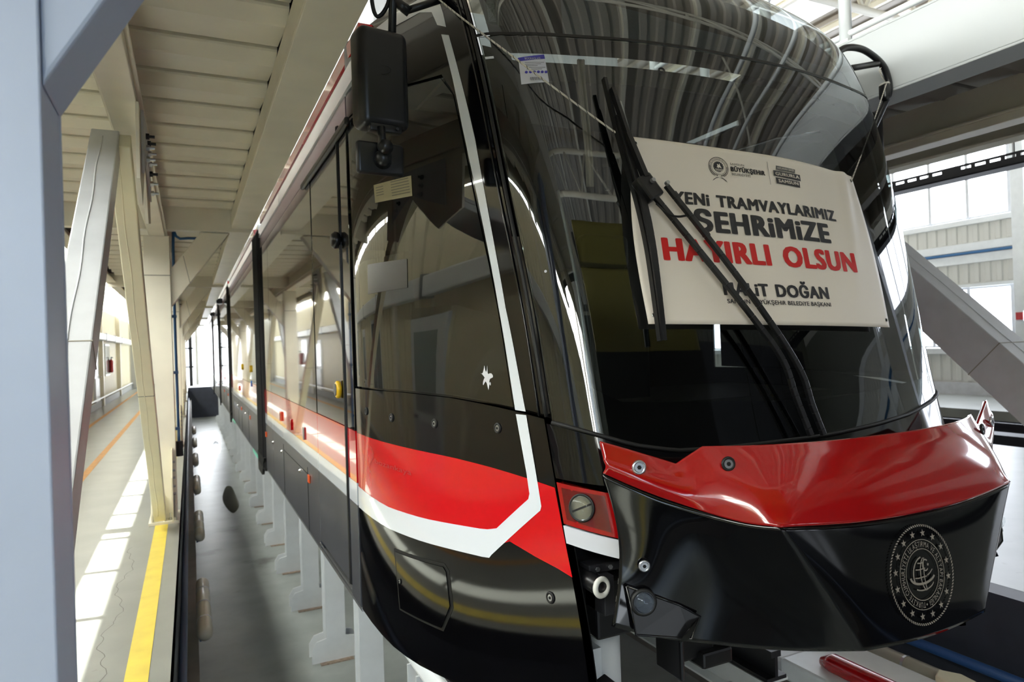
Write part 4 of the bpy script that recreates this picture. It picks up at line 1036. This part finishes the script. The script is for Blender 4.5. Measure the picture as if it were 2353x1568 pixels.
# ------------------------------------------------------------------ tram body behind the cab
XL, XR = .80, 3.32
mods = [(3.72, 8.72), (9.6, 16.0), (16.5, 21.6), (22.1, 27.6), (28.1, 33.5)]
def sbox(sd, d0, d1, *r):
    return G().box(XL + d0, XL + d1, *r) if sd == 0 else G().box(XR - d1, XR - d0, *r)
for mi, (ya, yb) in enumerate(mods):
    for sd in (0, 1):
        cuts = [ya, 3.935, 3.96, 4.955, 7.9, yb] if mi == 0 else [ya, ya + (yb - ya) * .3, ya + (yb - ya) * .52, yb]
        for i in range(len(cuts) - 1):
            a, b = cuts[i] + .004, cuts[i + 1] - .004
            if b - a < .03: continue
            isdoor = mi == 0 and i == 2
            sbox(sd, .0, .04, a, b, .30 if not isdoor else .36, .849).obj('skirt_panel', skirtm, tram, bevel=.003)
            sbox(sd, .0, .04, a, b, .852, .972).obj('white_stripe', whp, tram)
            sbox(sd, .0, .04, a, b, .975, 1.255).obj('red_band', red, tram)
            sbox(sd, -.002 if not isdoor else .002, .03, a, b, 1.258, 2.945).obj('saloon_window', wingl, tram, bevel=.003)
        yc = ya
        if mi == 0: ya = 3.38
        sbox(sd, .0, .05, yc, yb, 2.95, 3.075).obj('cantrail', mauve, tram)
        sbox(sd, -.012, .05, ya, yb, 3.08, 3.185).obj('white_roof_band', whp, tram)
        sbox(sd, .03, .06, ya, yb, 3.185, 3.25).obj('roof_gutter', mauve, tram)
        sbox(sd, .005, .08, ya, yb, 3.25, 3.33).obj('red_roof_stripe', red, tram)
        ya = yc
        sbox(sd, .006, .05, ya, yb, .275, .298).obj('skirt_trim', silver, tram)
        # hatches, bolts, markers
        for q in range(2 if mi else 1):
            y = ya + 1.75 + 2.4 * q
            if sd == 0:
                G().box(XL - .003, XL + .002, y, y + .006, .31, .80).box(XL - .003, XL + .002, y + 1.5, y + 1.506, .31, .80).box(XL - .003, XL + .002, y, y + 1.5, .745, .75).obj('hatch_seam', inner, tram)
    # roof between the sides
    G().box(XL + .06, XR - .06, ya, yb, 3.33, 3.4).obj('roof', whp, tram)
    G().box(XL + .05, XR - .05, ya + (.0 if mi else 1.7), yb, .32, 1.2).obj('underframe', inner, tram)
    G().box(XL + .3, XR - .3, ya + .6, yb - .6, 3.4, 4.0).obj('roof_equipment', greyp, tram, bevel=.03)  # unseen roof boxes, height raised to block light over the tram
G().box(XL + .04, XR - .04, 3.6, 8.7, .3, .33).obj('underframe_pan', inner, tram)
for i, (a, b) in enumerate(zip([m[1] for m in mods[:-1]], [m[0] for m in mods[1:]])):
    gw = G().box(XL - .02, XR + .02, a + .08, b - .08, .25, 3.2); gw.obj('gangway_bellows', blackr, tram, bevel=.02)
    for k in range(5):
        y = a + .1 + k * (b - a - .2) / 5
        G().box(XL - .035, XL - .02, y, y + .03, .3, 3.15).obj('bellows_fold', blackr, tram)
    G().prism([(a + .02, .42), (b - .02, .42), (b - .1, .18), (a + .3, .18)], 'x', XL - .03, XL + .0).obj('gangway_tail', blackr, tram)
G().box(XL + .03, XR - .03, 33.5, 33.6, .4, 3.2).obj('rear_closing_panel', blackg, tram)
# the passenger door edge, push button, camera pod, markers
G().box(XL - .010, XL + .02, 3.936, 3.962, .36, 2.98).obj('door_seal', blackr, tram, bevel=.004)
G().box(XL - .004, XL + .004, 3.928, 3.935, .36, 2.98).box(XL - .004, XL + .004, 3.963, 3.967, .36, 2.98).obj('door_edge_strip', darkst, tram)
G().box(XL - .006, XL - .0021, 3.93, 4.96, .335, .345).obj('door_sill_seam', silver, tram)
G().box(XL - .03, XL - .002, 3.6, 5.2, 2.885, 2.93).obj('door_header_rail', blackm, tram, bevel=.012)
bt = G().tube([(XL - .003, 4.09, 1.465), (XL - .022, 4.09, 1.465), (XL - .03, 4.09, 1.465)], [.052, .052, .042], 28).obj('door_button_ring', mat('button_yellow', (232, 186, 34), .35), tram, smooth=True)
G().disc((XL - .03, 4.09, 1.465), (-1, 0, 0), .036, .004, 24).obj('door_button', mat('button_grey', (90, 92, 94), .4), bt)
G().tube([(XL - .002, 3.97, 2.33), (XL - .03, 3.97, 2.33), (XL - .05, 3.97, 2.33)], [.045, .05, .034], 20).obj('camera_pod', blackm, tram, smooth=True)
for y in (5.38, 8.6, 11.0, 12.9, 17.5, 19.4, 23.6): 
    mkr = G().box(XL - .014, XL - .001, y - .035, y + .035, .695, .755).obj('side_marker', amber, tram, bevel=.004)
for y in (5.88, 7.12, 7.9, 12.0, 14.0): G().disc((XL - .001, y, .71), (-1, 0, 0), .017, .012, 12, .008).obj('hatch_lock', chrome, tram)
for y in (7.06, 13.3, 19.0):
    rf = G().box(XL - .016, XL - .001, y - .05, y + .05, 1.02, 1.11).obj('side_reflector', amber, tram, bevel=.004)
    G().box(XL - .018, XL - .0155, y - .03, y + .012, 1.03, 1.10).obj('reflector_core', blackm, rf)
for y, m in ((6.33, redb), (5.58, silver)): G().box(XL - .012, XL - .001, y - .03, y + .03, 1.0, 1.10).obj('recess_handle', m, tram, bevel=.006)
for y, m in ((12.4, MATS['button_yellow']), (10.6, MATS['button_yellow'])): G().disc((XL - .002, y, 1.465), (-1, 0, 0), .05, .02, 16).obj('door_button_ring', m, tram)
G().disc((XL - .002, 10.6, 1.25), (-1, 0, 0), .045, .008, 16).obj('info_roundel', mat('roundel_blue', (40, 120, 210), .4), tram)
for y, L_ in ((9.75, .9), (15, .9)): G().box(XL - .008, XL + .0, y, y + L_, .262, .30).obj('masking_tape', green, tram)
for k, y in enumerate((18.5, 24.5)):
    G().box(XL - .16, XL - .02, y, y + .3, 2.95, 3.08).obj('external_camera', darkst if k else blackm, tram, bevel=.02)

# works vehicle standing on the same track behind the photographer (the windscreen mirrors it)
t = thing('works_vehicle', 'olive works vehicle behind the camera, mirrored in the lower windscreen', 'vehicle', (1.9, -4.0, 0))
VO = mat('olive_vehicle_paint', (112, 106, 46), .45); VD = mat('olive_dark', (60, 58, 28), .7)
G().box(.6, 3.15, -6.6, -1.5, .75, 4.3).obj('body', VO, t, bevel=.06)
G().box(.6, 3.15, -1.5, -1.485, 1.0, 2.75).obj('lower_panel', mat('vehicle_dark_panel', (24, 24, 22), .6), t, bevel=.005)
G().box(.6, 3.15, -1.5, -1.38, .75, 1.0).obj('bumper', blackm, t, bevel=.02)
for k in range(9): G().prism([(.65 + .27 * k, .8), (.77 + .27 * k, .8), (.87 + .27 * k, .97), (.75 + .27 * k, .97)], 'y', -1.38, -1.375).obj('hazard_stripe', amber, t)
G().box(.6, 3.15, -1.5, -1.49, 3.7, 3.76).obj('trim_line', VD, t)
for x in (.52, 3.24): rbox('door_mirror', (x, -1.45, 3.9), .14, .08, .36, 0, blackm, t, .02)
for x in (.85, 2.9): G().disc((x, -1.5, 1.2), (0, 1, 0), .1, .03, 20).obj('headlamp', reflm, t)
for y in (-5.8, -2.6):
    for x in (1.31, 2.45): G().tube([(x - .07, y, .42), (x + .07, y, .42)], .42, 28).obj('wheel', blackr, t)

# ------------------------------------------------------------------ banner and its ropes
BC = [(1.4052, 2.4088), (2.4289, 2.342), (2.4497, 1.7095), (1.3258, 1.7444)]
def BP(a, b, o=0.):
    s = (BC[3][0] * (1 - a) + BC[2][0] * a) * (1 - b) + (BC[0][0] * (1 - a) + BC[1][0] * a) * b
    z = (BC[3][1] * (1 - a) + BC[2][1] * a) * (1 - b) + (BC[0][1] * (1 - a) + BC[1][1] * a) * b
    s += -.028 * math.sin(PI * b) * (1 - a) * 1.0 + .02 * math.sin(PI * b) * a + .012 * a * (1 - b) ** 3
    z += .006 * math.sin(PI * a) * b ** 2
    fold = .004 * math.sin(9 * a + 2 * b) * b + .012 * math.exp(-((a - .93 + .1 * (1 - b)) / .03) ** 2) * b ** 1.5
    return S(s, z, .042 + fold + o)
ban = thing('banner', 'off-white vinyl banner with black and red Turkish lettering tied over the windscreen', 'banner', tuple(BP(.5, 0)))
NA, NB = 70, 40
V = [BP(i / NA, j / NB) for j in range(NB + 1) for i in range(NA + 1)]
Fc = [(j * (NA + 1) + i, j * (NA + 1) + i + 1, (j + 1) * (NA + 1) + i + 1, (j + 1) * (NA + 1) + i) for j in range(NB) for i in range(NA)]
sh = mk('sheet', V, Fc, banw, ban, smooth=True)
sh.modifiers.new('solid', 'SOLIDIFY').thickness = .0012
bt_ = lambda a, b: BP(a, b, .0022)
def word(body, x0, x1, y0, y1, m, bold=.045, nm='lettering'):
    ws = body.split(' '); ext = lambda b_: (lambda xs: (min(xs), max(xs)))([p[0] for p in text_geo(b_, bold)[0]])
    a, b = ext(body)
    for i, w_ in enumerate(ws):
        e = ext(' '.join(ws[:i + 1]))[1]; wa, wb = ext(w_)
        g = G(); put_text(g, w_, (x0 + (e - (wb - wa) - a) / (b - a) * (x1 - x0), x0 + (e - a) / (b - a) * (x1 - x0), y0, y1), bold, bt_); g.obj(nm, m, ban)
word('YENi TRAMVAYLARIMIZ', .1395, .8125, .646, .716, inkd, .05)
word('ŞEHRiMiZE', .2035, .758, .498, .6215, inkd, .055)
word('HAYIRLI OLSUN', .085, .8635, .331, .455, inkr, .055)
word('HALiT DOĞAN', .2656, .692, .155, .2275, inkd, .05)
word('SAMSUN BÜYÜKŞEHiR BELEDiYE BAŞKANI', .272, .693, .112, .1355, inkd, .02)
word('SAMSUN', .367, .424, .9055, .917, inkd, .0)
word('BÜYÜKŞEHiR', .367, .5095, .867, .895, inkd, .05)
word('BELEDİYESİ', .369, .445, .844, .858, inkd, .0)
def bquad(p, m, nm):
    (ax, ay), (bx_, by), (cx_, cy), (dx_, dy) = p; V = []; 
    for j in range(5):
        for i in range(9):
            u, v = i / 8, j / 4
            V.append(bt_((dx_ * (1 - u) + cx_ * u) * (1 - v) + (ax * (1 - u) + bx_ * u) * v, (dy * (1 - u) + cy * u) * (1 - v) + (ay * (1 - u) + by * u) * v))
    mk(nm, V, [(j * 9 + i, j * 9 + i + 1, (j + 1) * 9 + i + 1, (j + 1) * 9 + i) for j in range(4) for i in range(8)], m, ban)
bquad([(.5265, .955), (.528, .955), (.527, .8165), (.5255, .8165)], inkg, 'divider_line')
bquad([(.5652, .9405), (.6547, .936), (.6505, .912), (.5608, .914)], inkg, 'slogan_block')
bquad([(.5489, .9085), (.6735, .907), (.6712, .8674), (.5467, .8745)], inkd, 'slogan_block')
bquad([(.5535, .866), (.6637, .8614), (.6608, .8235), (.5541, .8295)], inkd, 'slogan_block')
bt_ = lambda a, b: BP(a, b, .0034)
word('HIZLANAN ŞEHİR', .569, .647, .920, .932, banw, .01)
word('GURURLA', .555, .666, .879, .900, banw, .04)
word('SAMSUN', .563, .655, .837, .857, banw, .04)
bt_ = lambda a, b: BP(a, b, .0022)
g = G()   # round municipal crest with wreath and ribbon
def CRp(x, y): return bt_(.3185 + x * .0395, .881 + y * .060)
def cring(r0, r1, n=40, a0=0, a1=2 * PI):
    V, F = [], []
    for i in range(n + 1):
        a = a0 + (a1 - a0) * i / n; V += [CRp(r0 * math.cos(a), r0 * math.sin(a)), CRp(r1 * math.cos(a), r1 * math.sin(a))]
    g.add(V, [(2 * i, 2 * i + 2, 2 * i + 3, 2 * i + 1) for i in range(n)])
cring(.95, 1.0, a0=-.35 * PI, a1=1.35 * PI); cring(.70, .73)
cr_t = 'SAMSUN BÜYÜKŞEHİR BELEDİYESİ'
for i, c in enumerate(cr_t):
    if c == ' ': continue
    am = PI * 1.02 - i * (PI * 1.04) / (len(cr_t) - 1); v, f = text_geo(c, .02); xs = [p[0] for p in v]; m0 = (min(xs) + max(xs)) / 2
    g.add([CRp((y * .22 + .76) * math.cos(am) + (x - m0) * .12 * math.sin(am), (y * .22 + .76) * math.sin(am) - (x - m0) * .12 * math.cos(am)) for x, y in v], f)
pts = [CRp(0, .06)] + [CRp((.56 if k % 2 else .46) * math.cos(2 * PI * k / 36), .06 + (.56 if k % 2 else .46) * math.sin(2 * PI * k / 36)) for k in range(36)]
g.add(pts, [(0, k + 1, (k + 1) % 36 + 1) for k in range(36)])
for k in range(9):
    for s in (1, -1):
        a = -PI / 2 + s * (.25 + k * .17); x, y = .85 * math.cos(a), .85 * math.sin(a)
        g.add([CRp(x, y - .09), CRp(x + .06, y), CRp(x, y + .09), CRp(x - .06, y)], [(0, 1, 2, 3)])
for s in (1, -1): g.add([CRp(0, -.98), CRp(s * .35, -1.12), CRp(s * .75, -1.42), CRp(s * .6, -1.22), CRp(s * .3, -1.02)], [(0, 1, 2, 3, 4)])
g.obj('crest', inkd, ban)
g = G()   # light rider figure and waves inside the crest
bt_ = lambda a, b: BP(a, b, .0034)
g.add([CRp(x, y) for x, y in ((-.22, -.05), (-.12, .12), (-.16, .25), (-.06, .3), (.02, .18), (.08, .32), (.14, .36), (.14, .2), (.22, .05), (.3, -.1), (.18, -.06), (.05, -.02), (-.05, -.14), (-.1, -.04))], [tuple(range(14))])
for k in range(3): g.add([CRp(-.4 + .03 * k, -.22 - .07 * k), CRp(.4 - .03 * k, -.22 - .07 * k), CRp(.4 - .03 * k, -.19 - .07 * k), CRp(-.4 + .03 * k, -.19 - .07 * k)], [(0, 1, 2, 3)])
g.obj('crest_figure', banw, ban)
for a, b in ((.022, .045), (.985, .045), (.985, .965), (.012, .965)):
    c = BP(a, b, .001); n = SN(BC[0][0], 2)
    G().ring(c, n, .006, .0022, 20, 6).obj('grommet', chrome, ban, smooth=True)
    G().disc(c, n, .005, .0012, 12).obj('eyelet_hole', inner, ban)
def rope(name, pts, lab, r=.0036):
    t = thing(name, lab, 'rope', tuple(Vector(pts[0])))
    P = smooth_path(pts, 14)
    G().tube(P, r, 8).obj('core', mat('rope_white', (205, 200, 190), .8), t, smooth=True)
    L = 0; hel = []
    dens = []
    for a, b in zip(P[:-1], P[1:]):
        n = max(2, int((b - a).length / .004)); dens += [a.lerp(b, i / n) for i in range(n)]
    for i, p in enumerate(dens):
        d = (dens[min(i + 1, len(dens) - 1)] - dens[max(i - 1, 0)]).normalized(); x = d.cross(Vector((0, 1, .3))).normalized(); y = d.cross(x)
        hel.append(p + (x * math.cos(i * .75) + y * math.sin(i * .75)) * r * .75)
    G().tube(hel, r * .42, 5).obj('dark_strand', mat('rope_fleck', (60, 58, 56), .9), t, smooth=True)
    return t
rope('rope', [S(0.8994, 3.3092, .03), S(0.956, 3.0726, .05), S(1.1015, 2.6752, .05), S(1.237, 2.5168, .05), S(1.3408, 2.4238, .05), S(1.348, 2.421, .052), S(1.3505, 2.3902, .05), S(1.3612, 2.3525, .05)], 'black-flecked white rope from the roof corner to the banner top left')
rope('rope', [(3.49, 2.48, 3.06), tuple(Vector((3.49, 2.48, 3.06)).lerp(BP(.985, .965, .004), .5) - Vector((0, 0, .01))), BP(.985, .965, .004)], 'thin white rope from the far mirror arm to the banner top right', .0028)
t = thing('rope_knot', 'frayed white rope knot on the far mirror arm', 'knot', (3.5, 2.48, 3.06))
G().ring((3.5, 2.5, 3.06), (0, .2, 1), .024, .005, 20, 8).obj('loop', MATS['rope_white'], t, smooth=True)
for k in range(7): G().tube([(3.47, 2.47, 3.06), (3.44 - .004 * k, 2.47, 3.08 + .006 * k), (3.435 - .006 * (k % 3), 2.47, 3.11 + .004 * k)], .0018, 5).obj('frayed_strand', MATS['rope_white'], t)
print('objects', len(bpy.data.objects), 'tris', sum(len(m.polygons) for m in bpy.data.meshes))
